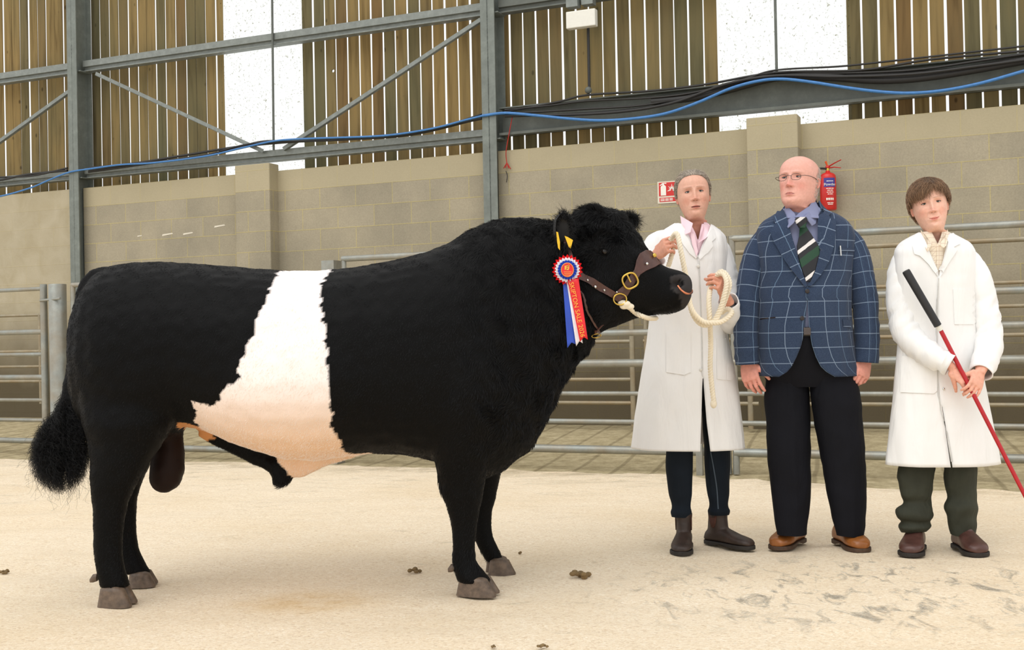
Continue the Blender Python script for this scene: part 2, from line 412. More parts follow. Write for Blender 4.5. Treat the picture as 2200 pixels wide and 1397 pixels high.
def mat_concrete():
    t = NT('ribbed_concrete'); A = G(1231, 994); B = G(1345, 940); an = math.atan2(B[1] - A[1], B[0] - A[0])
    w = t.node('ShaderNodeTexWave', wave_type='BANDS', bands_direction='Y', wave_profile='SAW'); w.inputs['Scale'].default_value = 1.1; w.inputs['Distortion'].default_value = .8; w.inputs['Detail'].default_value = 3; w.inputs['Detail Scale'].default_value = 1.0
    m = t.node('ShaderNodeMapping'); m.vector_type = 'TEXTURE'; m.inputs['Rotation'].default_value = (0, 0, an); t.link(t.coord(), m.inputs[0]); t.link(m.outputs[0], w.inputs['Vector'])
    g = t.ramp(w.outputs['Fac'], [(0.0, 1.0), (.06, .9), (.10, 0.0), (.96, 0.0), (1.0, 1.0)])
    c = t.ramp(t.noise(9, 6, rough=.7), [(.3, srgb(150, 136, 104)), (.55, srgb(182, 168, 134)), (.75, srgb(206, 192, 158))])
    c = t.mix(t.ramp(t.noise(45, 5, rough=.8), [(.5, 0.0), (.75, .5)]), c, srgb(112, 100, 74))
    c = t.mix(t.math('MULTIPLY', g, .42), c, srgb(96, 84, 58)); t.set(c, .9, 0, .2)
    t.bump(t.math('SUBTRACT', t.noise(40, 5), g), .5, .01); return t.m
def mat_panel():
    t = NT('translucent_sheet')
    sp = t.noise(38, 5, rough=.75, dist=.6); streak = t.noise(3.0, 5, vec=t.mapped((7, 7, .35)), rough=.7)
    dirt = t.math('MULTIPLY', t.ramp(sp, [(.58, 0.0), (.65, 1.0)]), t.ramp(streak, [(.38, .25), (.56, 1.0)]))
    c = t.mix(t.math('MULTIPLY', dirt, .75), (.97, .98, .97), srgb(150, 146, 110))
    tl = t.node('ShaderNodeBsdfTranslucent'); t.link(c, tl.inputs[0]); tp = t.node('ShaderNodeBsdfTransparent'); t.link(c, tp.inputs[0])
    mx = t.node('ShaderNodeMixShader'); mx.inputs[0].default_value = .86; t.link(tl.outputs[0], mx.inputs[1]); t.link(tp.outputs[0], mx.inputs[2]); t.link(mx.outputs[0], t.out.inputs[0])
    return t.m
M = {}
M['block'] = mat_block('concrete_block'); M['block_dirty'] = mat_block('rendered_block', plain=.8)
M['board'] = mat_board(); M['galv'] = mat_galv('galvanised_steel', (134, 139, 134)); M['col'] = mat_galv('galvanised_column', (124, 130, 124), .3, .6, scale=9)
M['dsteel'] = mat_galv('dull_steel', (104, 108, 102), .25, .6, scale=6); M['rail'] = mat_galv('galvanised_tube', (152, 156, 151), .45, .42, .35, 8)
M['rail_dirty'] = mat_galv('soiled_tube', (158, 150, 130), .3, .5, .55, 8)
M['bed'] = mat_bedding(); M['conc'] = mat_concrete(); M['panel'] = mat_panel()
M['cable'] = simple('black_cable', srgb(34, 32, 30), .5); M['hose'] = simple('blue_pipe', srgb(64, 122, 184), .4)
M['white_plastic'] = simple('white_plastic', srgb(226, 224, 214), .45, var=.03)
M['sign_white'] = simple('sign_white', srgb(222, 214, 196), .6, var=.03)
M['redcord'] = simple('red_cord', srgb(176, 44, 34), .7)

WT = 2.872
s_col1 = (wS(146, 250, .12), wS(166, 250, .12)); s_col2 = (wS(1035, 220, .12), wS(1065, 220, .12))
def wallbox(mb, s0, s1, n0, n1, z0, z1):
    k = len(mb.v); mb.box((s0, n0, z0), (s1, n1, z1), L)
    mb.uv += [((p - WO) @ WU + ((p - WO) @ WN) * .98, p[2] - WT + 13 * .225) for p in mb.v[k:]]
    return mb
# block wall in bays between the columns
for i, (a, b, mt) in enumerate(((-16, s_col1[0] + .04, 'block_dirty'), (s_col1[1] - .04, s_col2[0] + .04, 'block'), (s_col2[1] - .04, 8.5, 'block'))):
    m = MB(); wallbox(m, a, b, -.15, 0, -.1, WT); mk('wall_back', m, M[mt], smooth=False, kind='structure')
for i, (x0, x1, y) in enumerate(((505, 579, 400), (1604, 1714, 300))):
    m = MB(); a, b = wS(x0, y, .16), wS(x1, y, .16)
    wallbox(m, a, b, -.02, .16, -.1, WT + .07); o = mk('wall_pier', m, M['block'], smooth=False, kind='structure'); mod_bevel(o, .006, 1)
# vertical boarding above, with open joints
def boards(s0, s1, z0=2.80, z1=7.4):
    m = MB(); s = s0
    while s < s1 - .06:
        w = random.uniform(.118, .132); e = min(s + w, s1); k = len(m.v); t = random.uniform(-.004, .004); a = random.uniform(-.0025, .0025)
        n0 = -.215 + t; zs = np.linspace(z0, z1, 7)
        R = []
        for z in zs:
            j1, j2 = random.uniform(-.0018, .0018), random.uniform(-.0018, .0018)
            R.append([L(s + a * (z - 4) + j1, n0, z), L(e + a * (z - 4) + j2, n0, z), L(e + a * (z - 4) + j2, n0 + .013, z), L(s + a * (z - 4) + j1, n0 + .013, z)])
        m.rings(R, True); m.uv += [((p - WO) @ WU, p[2]) for p in m.v[k:]]
        s = e + random.choice([.013, .016, .018, .020, .022, .024, .027])
    return m
w1 = (wS(481, 200, -.2), wS(652, 200, -.2)); w2 = (wS(1553, 120, -.2), wS(1820, 120, -.2))
for a, b in ((-16, w1[0]), (w1[1], w2[0]), (w2[1], 8.6)):
    mk('wall_back_boarding', boards(a, b), M['board'], smooth=False, kind='structure')
for i, (a, b) in enumerate((w1, w2)):
    m = MB(); n = 96; R = []
    for z in (2.80, 3.5, 4.3, 5.8, 7.4):
        R.append([L(a - .03 + (b - a + .06) * j / n, -.205 + .009 * math.cos(j / n * (b - a) / .076 * 2 * math.pi), z) for j in range(n + 1)])
    m.rings(R, False, False); o = mk('window_%d' % (i + 1), m, M['panel'], kind='structure'); mod_solid(o, .0015)
    sc_ = (a + b) / 2 + (-.0 if i else .0)
# columns: I sections standing astride the wall
def column(s0, s1):
    m = MB(); c = (s0 + s1) / 2
    m.box((s0, .105, 0), (s1, .12, 7.4), L); m.box((s0, -.13, 0), (s1, -.115, 7.4), L); m.box((c - .006, -.13, 0), (c + .006, .12, 7.4), L)
    # cleats that carry the side rails
    for z in (2.98, 4.26): m.box((c + .006, -.1, z), (s1 + .03, .09, z + .012), L)
    return m
for i, (a, b) in enumerate((s_col1, s_col2)):
    tp = 'galvanised steel column at the left with dirty rendered wall beside it' if i == 0 else 'galvanised steel column rising behind the bull\'s neck'
    o = mk('steel_column', column(a, b), M['col'], smooth=False, label=tp, cat='column', group='steel columns of the back wall')
# side rails
def siderail(s0, s1, z0, z1, lipn=.02):
    m = MB(); h = z1 - z0
    m.box((s0, -.06, z0 + h * .42), (s1, lipn, z1), L); m.box((s0, -.09, z0 + h * .08), (s1, lipn - .035, z0 + h * .45), L)
    m.box((s0, -.09, z0), (s1, lipn - .01, z0 + h * .12), L); return m
labs = {0: 'left bay', 1: 'middle bay'}
sb = [(-16, s_col1[0]), (s_col1[1], s_col2[0]), (s_col2[1], 8.6)]
for i, (a, b) in enumerate(sb):
    where = ('left of the left column', 'across the first bright panel between the columns', 'above the white lamp, right of the second column')[i]
    o = mk('side_rail', siderail(a, b, 4.27, 4.40), M['galv'] if i < 2 else M['dsteel'], smooth=False, label='upper galvanised rail ' + where, cat='rail', group='horizontal steel rails'); mod_bevel(o, .003, 1)
    if i < 2:
        where = ('left of the left column, blue pipe sagging below it', 'just above the block wall between the two columns')[i]
        o = mk('side_rail', siderail(a, b, 2.985, 3.105), M['galv'], smooth=False, label='lower galvanised rail ' + where, cat='rail', group='horizontal steel rails'); mod_bevel(o, .003, 1)
m = MB(); a, b = sb[2]; m.box((a, -.06, 3.02), (b, -.045, 3.30), L); m.box((a, -.06, 3.02), (b, .05, 3.034), L); m.box((a, -.06, 3.29), (b, .05, 3.302), L); m.box((a, .044, 3.034), (b, .05, 3.046), L)
mk('steel_beam', m, M['dsteel'], smooth=False, label='deep grey steel channel beam with blue pipe looped across it', cat='beam')
# braces and hangers
def bar(name, pts, w, mat, **kw):
    m = MB(); p0, p1 = pts; d = p1 - p0; d /= np.linalg.norm(d); q = np.cross(d, WN); q /= np.linalg.norm(q)
    m.box8([p0 - q * w, p0 + q * w, p0 + q * w - WN * .005, p0 - q * w - WN * .005, p1 - q * w, p1 + q * w, p1 + q * w - WN * .005, p1 - q * w - WN * .005])
    m.box8([p0 + q * w, p0 + q * (w - .005), p0 + q * (w - .005) - WN * .04, p0 + q * w - WN * .04, p1 + q * w, p1 + q * (w - .005), p1 + q * (w - .005) - WN * .04, p1 + q * w - WN * .04])
    return mk(name, m, mat, smooth=False, **kw)
def WP(px, py, n): s, z = W(px, py, n); return L(s, n, z)
bar('brace', (WP(205, 158, .068), WP(565, 325, .068)), .022, M['galv'], label='diagonal angle brace falling from the left column towards the bright panel', cat='brace', group='diagonal braces')
bar('brace', (WP(608, 320, .068), WP(1032, 42, .068)), .022, M['galv'], label='diagonal angle brace rising from the bright panel to the second column', cat='brace', group='diagonal braces')
bar('brace', (WP(-60, 345, .068), WP(147, 196, .068)), .022, M['galv'], label='diagonal angle brace at far left of the left column', cat='brace', group='diagonal braces')
for i, (x0, y0, x1, y1) in enumerate(((584, -60, 588, 322), (1664, -60, 1669, 178))):
    m = MB(); m.tube([WP(x0, y0, .036), WP(x1, y1, .036)], .013, 8)
    mk('hanger_rod', m, M['dsteel'], label='thin vertical steel rod crossing the %s bright panel' % ('left' if i == 0 else 'right'), cat='rod', group='rods over the bright panels')
# cables and pipe
def cable(line, n, r, mat, k=6, jit=0.0):
    m = MB(); pts = []
    for x, y in line:
        p = WP(x, y, n); pts.append(p + V(0, 0, random.uniform(-jit, jit)) + WN * random.uniform(-jit, jit))
    m.tube(spline(pts, k), r, 8); return m
mk('blue_pipe', cable([(-60, 428), (0, 422), (65, 404), (110, 385), (150, 370), (200, 362), (260, 354), (330, 350), (440, 336), (520, 318), (590, 303), (660, 298), (780, 294), (850, 289), (930, 276), (1000, 258), (1036, 249)], .138, .0105, M['hose']), M['hose'],
   label='blue water pipe lying along the lower rail on the left side', cat='pipe', group='blue pipes')
mk('blue_pipe', cable([(1036, 249), (1085, 243), (1150, 248), (1220, 255), (1290, 259), (1360, 255), (1430, 244), (1500, 220), (1570, 190), (1630, 174), (1680, 170), (1740, 176), (1830, 190), (1900, 198), (1960, 200), (2030, 194), (2110, 178), (2210, 150), (2300, 128)], .135, .0145, M['hose']), M['hose'],
   label='blue water pipe waving along the deep beam at the right', cat='pipe', group='blue pipes')
lines = [[(-60, 392), (0, 386), (60, 374), (145, 366)], [(-60, 386), (0, 380), (70, 378), (145, 361)], [(190, 366), (300, 350), (420, 338), (520, 312), (590, 305), (700, 303), (850, 292), (960, 268), (1035, 246)],
         [(190, 362), (280, 352), (400, 334), (500, 316), (590, 308), (700, 300), (800, 296), (900, 285), (1035, 252)], [(190, 370), (330, 350), (470, 330), (560, 306), (640, 304), (760, 297), (880, 286), (1035, 256)],
         [(1085, 236), (1180, 226), (1260, 216), (1400, 210), (1500, 196), (1600, 170), (1668, 152), (1800, 142), (1900, 132), (2200, 98), (2300, 86)],
         [(1085, 240), (1200, 218), (1262, 205), (1400, 196), (1520, 180), (1668, 156), (1850, 150), (2000, 128), (2200, 110), (2300, 98)],
         [(1085, 244), (1250, 236), (1400, 222), (1560, 186), (1668, 158), (1800, 158), (1960, 150), (2100, 130), (2200, 118), (2300, 108)],
         [(1085, 247), (1250, 242), (1420, 226), (1560, 190), (1668, 160), (1760, 160), (1900, 160), (2060, 146), (2200, 122), (2300, 112)],
         [(1085, 249), (1300, 244), (1440, 222), (1560, 182), (1668, 162), (1800, 164), (1960, 158), (2100, 142), (2200, 128), (2300, 116)]]
txt = ['upper black cable far left', 'lower black cable far left', 'black cable sagging along the lower rail, topmost', 'black cable along the lower rail, middle strand', 'black cable along the lower rail, lowest strand',
       'topmost black cable under the white lamp', 'black cable meeting the round junction box', 'black cable looping in the middle of the right bundle', 'black cable second from bottom of the right bundle', 'lowest black cable of the right bundle']
for l, tx in zip(lines, txt):
    mk('black_cable', cable(l, .10 + random.uniform(-.02, .02), random.choice([.009, .011, .014]), M['cable'], jit=.006), M['cable'], label=tx, cat='cable', group='black cables on the rails')
m = MB(); R = []
for x, y in [(1400, 212), (1480, 205), (1560, 188), (1640, 166), (1700, 158), (1790, 160), (1880, 166), (1970, 162), (2080, 146), (2200, 124), (2300, 108)]:
    R.append(WP(x, y + 6, .075))
m.tube(spline(R, 5), .028, 10, flat=1.3); mk('cable_bundle', m, M['cable'], label='thick sagging bundle of black cable on the deep beam', cat='cable')
# lamp with its pole
lp = WP(1247, 40, .16); t = thing('wall_lamp', 'white rectangular lamp head on a dark pole against the boards', 'lamp', lp)
m = MB(); s0, z0 = W(1216, 62, .2); s1, z1 = W(1278, 17, .2); m.box((s0, .12, z0), (s1, .2, z1), L); o = mk('lamp_head', m, M['white_plastic'], t, smooth=False); mod_bevel(o, .008, 2)
m = MB(); s0, z0 = W(1216, 16, .15); s1, z1 = W(1240, -8, .15); m.box((s0, .05, z0), (s1, .15, z1), L); m.box((s0 + .14, .0, z0 + .02), (s1 + .14, .1, z1 + .08), L); mk('bracket', m, M['galv'], t, smooth=False)
m = MB(); m.tube([WP(1263, 30, .06), WP(1266, 190, .06)], .014, 8); mk('pole', m, M['cable'], t)
m = MB(); m.ball(WP(1264, 194, .09), .035); mk('junction_box', m, M['dsteel'], t, label='round grey junction box')
# red cord on a nail
cd = MB(); cd.tube(spline([WP(1101, 250, .06), WP(1096, 275, .07), WP(1090, 308, .05), WP(1087, 330, .04), WP(1089, 352, .03)], 5), .005, 6)
for dx in (-7, -3, 4, 8): cd.tube([WP(1089, 350, .03), WP(1089 + dx, 361 + abs(dx) % 3, .035)], .005, 6)
mk('red_cord', cd, M['redcord'], label='frayed red cord knotted over a nail right of the second column', cat='cord')
m = MB(); m.tube(spline([WP(1087, 368, .02), WP(1090, 378, .03), WP(1088, 392, .02)], 3), .004, 6); mk('nail', m, M['cable'], label='dark bent nail in the block wall below the red cord', cat='nail')

# ------------------------------------------------------------------ floors
edge = [(0, 984), (150, 985), (300, 988), (500, 992), (740, 999), (900, 1001), (1250, 1011), (1500, 1021), (1700, 1034), (1900, 1046), (2200, 1054)]
es = np.array([[(G(*e) - WO) @ WU, (G(*e) - WO) @ WN] for e in edge])
def nedge(s):
    s = np.asarray(s, float); return np.interp(s, es[:, 0], es[:, 1])
NS, NN = 700, 240
sv = np.linspace(-17, 11, NS); tv = np.linspace(0, 1, NN) ** 1.15; pts = []
for j, s in enumerate(sv):
    n0 = nedge(s) + .05 * math.sin(s * 5.1) + .03 * math.sin(s * 13.7 + 1); n1 = 12.5
    for k in range(NN): pts.append(WO + WU * s + WN * (n0 + (n1 - n0) * tv[k]))
pts = np.array(pts); pts[:, 2] = 0
dz = .006 * snoise(pts, 1.5, 3, 3) + .004 * snoise(pts, 7, 4, 2)
dz = dz.reshape(NS, NN); dz[:, 0] -= .03; dz[:, 1] -= .008; pts[:, 2] += dz.ravel() - .004
fc = [(i * NN + k, (i + 1) * NN + k, (i + 1) * NN + k + 1, i * NN + k + 1) for i in range(NS - 1) for k in range(NN - 1)]
mk('floor_bedding', (pts, fc), M['bed'], kind='structure')
m = MB(); R = []
for n, z in ((-.2, .10), (0, .10), (1.4, .055), (2.4, -.002), (3.2, -.016), (4.2, -.03), (12.5, -.03)):
    R.append([L(s, n, z) for s in np.linspace(-17, 11, 40)])
m.rings(R, False, False); mk('floor', m, M['conc'], kind='structure')
for x, y, w_ in ((300, 508, 5), (360, 505, 12), (404, 503, 11), (472, 487, 12)):
    m = MB(); m.add([WP(x - w_, y + w_ * .2, .002), WP(x + w_, y - w_ * .2, .002), WP(x + w_ * .8, y - w_ * .3 - 1.1, .002), WP(x - w_ * .9, y - 1.5, .002)], [(0, 1, 2, 3)]); mk('wall_back_chalk', m, M['sign_white'], smooth=False, kind='structure')
# ------------------------------------------------------------------ pens
NF, NB = 2.74, .42
def gate(label, s0, s1, rails, n, ups, group, mat, upr=.022, name='pen_gate', z_end=None, lean=0.0, cat='gate', zb=.0):
    t = thing(name, label, cat, L((s0 + s1) / 2, n, zb), group)
    for z, r in rails:
        m = MB(); m.tube([L(s0, n, z + lean), L(s0 + (s1 - s0) * .5, n, z), L(s1, n, z)], r, 12); mk('rail', m, mat, t)
    for s, za, zt, r in ups:
        m = MB(); m.tube([L(s, n - .001, za), L(s, n - .001, zt)], r, 10); mk('upright', m, mat, t)
    return t
fz = [(1.64, .024), (1.22, .024), (1.0, .024), (.78, .028), (.56, .016), (.355, .018), (.15, .030)]
lz = [(1.51, .018), (1.116, .024), (.91, .018), (.70, .024), (.49, .017), (.305, .017), (.115, .026)]
def fs(px, py=900): return wS(px, py, NF)
def bs(px, py=850): return wS(px, py, NB)
gate('galvanised pen gate at the far left edge, closing against a round post', fs(-190), fs(100), lz, NF, [(fs(98), .27, 1.55, .032)], 'front pen rails', M['rail'])
gate('pen rails hidden mostly behind the bull\'s hindquarters', fs(160), fs(704), [(1.53, .022), (1.22, .02), (1.0, .02), (.78, .024), (.56, .016), (.33, .018), (.08, .028)], NF, [(fs(161), .05, 1.53, .022)], 'front pen rails', M['rail'])
gate('pen rails between the bull\'s shoulder and the woman in white', fs(742), fs(1566), fz, NF, [(fs(745), .15, 1.64, .02), (fs(1563), .0, 1.66, .024)], 'front pen rails', M['rail'])
gate('pen rails behind the man in the jacket and the boy', fs(1577), fs(2420), fz, NF, [(fs(1580), .0, 1.66, .024)], 'front pen rails', M['rail'])
def post(px, r, top, label, square=False, NF=NF):
    s = fs(px); m = MB()
    if square: m.box((s - r, NF - r, -.03), (s + r, NF + r, top), L)
    else: m.tube([L(s, NF, -.03), L(s, NF, top - .004), L(s, NF, top)], [r, r, r * .97], 24)
    o = mk('fence_post', m, M['rail'], label=label, cat='post', group='pen posts')
    return o
post(128, .078, 1.545, 'thick round galvanised post beside the left pen gate, near the tail')
post(718, .058, 1.63, 'square galvanised post showing above the white belt of the bull', True)
post(1506, .022, .72, 'slim square galvanised post between the woman\'s legs and coat hem', True, NF + .056)
# latches on the left post
m = MB(); s = fs(128); m.tube([L(fs(96), NF + .03, 1.40), L(fs(150), NF + .09, 1.41)], .012, 8); mk('gate_latch', m, M['rail'], label='steel latch bar fixed across the round post', cat='latch')
rz = [(.345, .018), (.565, .018), (.74, .016), (.92, .018), (1.157, .017), (1.35, .017), (1.70, .022)]
rg = [('rear pen rails against the wall at the far left', bs(-160), bs(92), [z for z in rz if z[0] < 1.5], [(bs(88), .3, 1.36, .02)]),
      ('rear pen rails against the wall behind the bull', bs(200), bs(1362), rz, [(bs(1360), .12, 1.16, .026), (bs(230), .12, 1.7, .02)]),
      ('rear pen rails against the wall behind the woman and man', bs(1385), bs(1630), rz, [(bs(1390), .12, 1.7, .02), (bs(1612), .12, 1.7, .026)]),
      ('rear pen rails against the wall behind the boy', bs(1650), bs(2400), rz, [(bs(1655), .12, 1.7, .02)])]
for lb, a, b, zz, up in rg: gate(lb, a, b, zz, NB, up, 'rear pen rails', M['rail_dirty'], name='pen_rails', zb=.08)

# ------------------------------------------------------------------ sign and extinguisher on the wall
def M_flat(name, c, rough=.5, **k): return simple(name, srgb(*c), rough, var=.03, **k)
M['sign_red'] = M_flat('sign_red', (206, 44, 40)); M['white_glyph'] = M_flat('white_print', (240, 236, 226))
sx0, sz1 = W(1412, 391, .01); sx1, sz0 = W(1457, 435, .01); sw, sh = sx1 - sx0, sz1 - sz0
t = thing('fire_extinguisher_sign', 'red and white fire extinguisher sign on the wall beside the woman\'s head', 'sign', L((sx0 + sx1) / 2, .0, sz0))
m = MB(); m.box((sx0, 0, sz0), (sx1, .006, sz1), L); mk('board', m, M['sign_white'], t, smooth=False)
def SF(u, v, n): return L(sx0 + sw * u, n, sz0 + sh * v)
m = MB(); m.box((.07, .006, .33), (.93, .0075, .95), lambda x, y, z: SF(x, z, y)); m.box((.09, .006, .07), (.93, .0075, .26), lambda x, y, z: SF(x, z, y)); mk('red_field', m, M['sign_red'], t, smooth=False)
m = MB(); pl = [(.16, .36), (.42, .36), (.42, .76), (.37, .82), (.33, .84), (.33, .90), (.44, .88), (.44, .93), (.25, .93), (.12, .84), (.13, .8), (.24, .86), (.25, .83), (.19, .80), (.16, .75)]
m.add([SF(u, v, .0088) for u, v in pl], [tuple(range(len(pl)))])
for i in range(9):
    a = math.radians(-20 + i * 26); c = (.70, .60); r = .20 if i % 2 else .28
    p = [(c[0] + .05 * math.cos(a - .5), c[1] + .05 * math.sin(a - .5)), (c[0] + .05 * math.cos(a + .5), c[1] + .05 * math.sin(a + .5)), (c[0] + r * .8 * math.cos(a + .1), c[1] + r * math.sin(a + .1)), (c[0] + r * .7 * math.cos(a), c[1] + r * .8 * math.sin(a))]
    m.add([SF(u, v, .0088) for u, v in p], [(0, 1, 2, 3)])
mk('extinguisher_symbol', m, M['white_glyph'], t, smooth=False)
m = MB()
for v0 in (.21, .165, .12):
    for u0, u1 in ((.14, .34), (.37, .55), (.58, .74)): m.add([SF(u0, v0 - .012, .0088), SF(u1, v0 - .012, .0088), SF(u1, v0 + .012, .0088), SF(u0, v0 + .012, .0088)], [(0, 1, 2, 3)])
mk('small_print', m, M['white_glyph'], t, smooth=False)

ec = W(1780, 440, .12); es_, _ = ec; zt = W(1780, 371, .12)[1]; zb = W(1780, 452, .12)[1]; er = (wS(1798, 410, .12) - wS(1763, 410, .12)) / 2
t = thing('fire_extinguisher', 'red powder fire extinguisher hung on the block wall behind the man\'s shoulder', 'fire extinguisher', L(es_, .12, zb))
M['ext_red'] = simple('extinguisher_red', srgb(200, 38, 34), .3, var=.05); M['ext_blue'] = M_flat('label_blue', (62, 56, 140)); M['brass'] = simple('brass', srgb(206, 172, 84), .28, 1.0, var=.06)
EC = lambda a, r, z: L(es_ + r * math.cos(a), .12 + r * math.sin(a), z)
m = MB(); R = []
for z, r in ((zb, er * .9), (zb + .01, er), (zt - .05, er), (zt - .025, er * .93), (zt - .008, er * .7), (zt, er * .35), (zt + .02, er * .22)):
    R.append([EC(a, r, z) for a in np.arange(32) * 2 * math.pi / 32])
m.rings(R, True); mk('cylinder', m, M['ext_red'], t)
def lab(a0, a1, z0, z1, mat, nm, dr=.0015):
    m = MB(); A = np.linspace(math.radians(a0), math.radians(a1), 14); m.rings([[EC(a, er + dr, z) for a in A] for z in (z0, z1)], False, False); return mk(nm, m, mat, t)
H_ = zt - zb
lab(28, 112, zb + H_ * .60, zb + H_ * .84, M['ext_blue'], 'blue_label')
def arc_text(txt, z, size, mat, ac=68, dr=.0028, nm='lettering'):
    v, f = text_mesh(txt, size, .0003); vv = []
    for p in v: vv.append(EC(math.radians(ac) - p[0] / er, er + dr + p[2], z + p[1]))
    return mk(nm, (vv, f), mat, t, smooth=False)
arc_text('Powder', zb + H_ * .665, .034, M['white_glyph'])
for zz, segs in ((.745, ((44, 60), (62, 74), (76, 92))), (.55, ((42, 58), (61, 80), (82, 95))), (.50, ((48, 66), (69, 88))), (.45, ((44, 56), (59, 76), (79, 92))), (.40, ((50, 70), (73, 86))), (.17, ((46, 66), (69, 90))), (.13, ((50, 86),))):
    for a0_, a1_ in segs: lab(a0_, a1_, zb + H_ * zz, zb + H_ * (zz + .018), M['white_glyph'], 'small_print', .0018)
for k_ in range(4): lab(44 + k_ * 14, 54 + k_ * 14, zb + H_ * .25, zb + H_ * .31, M['white_glyph'], 'class_symbol', .002)
m = MB(); c = L(es_, .12, zt + .03); m.tube([c - V(0, 0, .02), c + V(0, 0, .025)], .017, 12); mk('valve', m, M['brass'], t)
m = MB(); top = L(es_, .12, zt + .05)
m.tube([top, L(es_ + .06, .15, zt + .075), L(es_ + .125, .17, zt + .10)], [.011, .009, .007], 8, flat=.5); m.tube([top - V(0, 0, .01), L(es_ + .06, .15, zt + .042), L(es_ + .12, .16, zt + .03)], [.011, .009, .007], 8, flat=.5)
m.ball(top, (.022, .022, .016)); mk('handle', m, M['ext_red'], t)
m = MB(); m.tube([top, top + V(-.02, -.01, .05)], [.007, .01], 8); mk('safety_tag', m, simple('orange_tag', srgb(226, 92, 40), .5), t, label='orange safety tag')
m = MB(); m.tube(spline([L(es_ - .01, .13, zt + .035), L(es_ - .06, .15, zt + .038), L(es_ - .095, .14, zt + .02), L(es_ - .13, .08, zt - .06), L(es_ - .125, .07, zt - .2), L(es_ - .10, .09, zt - .34)], 6), .0095, 8); mk('hose', m, M['cable'], t)
m = MB(); m.box((es_ - .03, .0, zt - .1), (es_ + .03, .06, zt - .03), L); mk('wall_bracket', m, M['cable'], t, smooth=False)
# ================================================================== THE BULL
YB = 4.66                       # mid plane of the bull
bt = thing('belted_bull', 'black bull with a broad white belt, standing side on and facing right', 'bull', G(640, 1280) * V(1, 1, 0))
BM = MB()
def SR(x1, y1, x2, y2, w, Y=YB, e=2.3, n=32, egg=0.0): return ring_side(P(x1, y1, Y), P(x2, y2, Y), w, n=n, e=e, egg=egg)
trunk = [(166, 700, 168, 830, .10), (176, 650, 176, 880, .17), (192, 617, 192, 915, .22), (218, 588, 218, 930, .27), (252, 570, 250, 945, .31), (295, 564, 295, 950, .335),
         (350, 563, 350, 945, .345), (400, 566, 405, 915, .35), (450, 569, 455, 926, .365), (500, 573, 505, 948, .38), (560, 578, 562, 968, .395), (620, 582, 622, 984, .40), (680, 582, 680, 988, .40),
         (740, 578, 740, 980, .40), (800, 569, 800, 972, .395), (860, 557, 860, 974, .39), (920, 541, 920, 984, .38), (965, 524, 970, 1000, .37), (1000, 502, 1005, 1020, .36), (1040, 482, 1045, 1028, .345),
         (1080, 472, 1085, 1008, .325), (1120, 470, 1130, 970, .30), (1155, 472, 1162, 925, .275), (1185, 476, 1190, 868, .25), (1215, 482, 1215, 815, .22), (1245, 490, 1245, 775, .19), (1275, 500, 1275, 735, .165)]
BM.rings([SR(*t) for t in trunk])
# head
head = [(1215, 480, 1232, 742, .165), (1240, 462, 1262, 728, .17), (1275, 455, 1295, 710, .165), (1310, 462, 1325, 700, .155), (1340, 478, 1345, 692, .148), (1368, 503, 1362, 684, .135), (1392, 538, 1384, 677, .112),
        (1412, 563, 1404, 676, .098), (1432, 575, 1424, 674, .096), (1450, 579, 1441, 674, .102), (1466, 584, 1456, 670, .100), (1479, 592, 1469, 664, .088), (1486, 606, 1480, 650, .055)]
YH = 4.60
def yh_(i, n=len(head)): return YB - .02 - .05 * i / n
BM.rings([SR(a, b, c, d, w, Y=yh_(i), e=2.35) for i, (a, b, c, d, w) in enumerate(head)])
# jaw muscle, brow, nostril rim, poll
for px, py, dy, r in ((1275, 640, -.10, (.10, .06, .10)), (1275, 640, .06, (.10, .06, .10)), (1303, 528, -.135, (.045, .03, .03)), (1303, 528, .09, (.045, .03, .03)),
                      (1270, 470, 0, (.075, .10, .05)), (1310, 472, 0, (.07, .09, .04)), (1456, 600, -.075, (.03, .03, .02)), (1456, 600, .02, (.03, .03, .02))):
    BM.ball(P(px, py, YB - .03 + dy), V(*r))
def leg(rows, hoofY, topY, y0, y1, e=2.1, ratio=.9, n=24):
    R = []
    for y, xl, xr in rows:
        t = min(max((y - y0) / (y1 - y0), 0), 1); t = t * t * (3 - 2 * t); Y = topY + (hoofY - topY) * t
        a, b = P(xl, y, Y), P(xr, y, Y); w = np.linalg.norm(b - a) / 2 * (ratio if y > y0 else ratio * .8 + 0)
        w = min(w, .155 if y < y0 else .3); R.append(ring_h(a, b, w, w, n, e))
    BM.rings(R)
HN, FN, HF, FF = 4.45, 4.51, 4.80, 4.90
hind = [(700, 185, 400), (760, 172, 405), (820, 168, 400), (870, 172, 388), (910, 182, 372), (945, 192, 352), (980, 196, 330), (1015, 196, 308), (1045, 196, 290), (1080, 199, 275), (1120, 201, 266), (1165, 202, 262), (1200, 204, 263), (1225, 208, 268), (1245, 213, 275), (1262, 216, 280)]
leg(hind, HN, YB - .17, 900, 1060)
hfar = [(820, 190, 395), (900, 205, 365), (960, 215, 335), (1005, 222, 318), (1035, 228, 305), (1070, 234, 295), (1110, 238, 292), (1150, 240, 293), (1180, 243, 298), (1200, 250, 306), (1218, 258, 316), (1232, 264, 325)]
leg(hfar, HF, YB + .17, 900, 1050)
fore = [(720, 900, 1110), (800, 905, 1110), (860, 912, 1098), (910, 918, 1082), (950, 925, 1068), (985, 932, 1056), (1020, 940, 1046), (1050, 946, 1040), (1080, 957, 1034), (1110, 966, 1028), (1140, 971, 1024), (1175, 972, 1021), (1205, 972, 1022), (1222, 975, 1034), (1240, 979, 1050), (1252, 983, 1060)]
leg(fore, FN, YB - .20, 900, 1060)
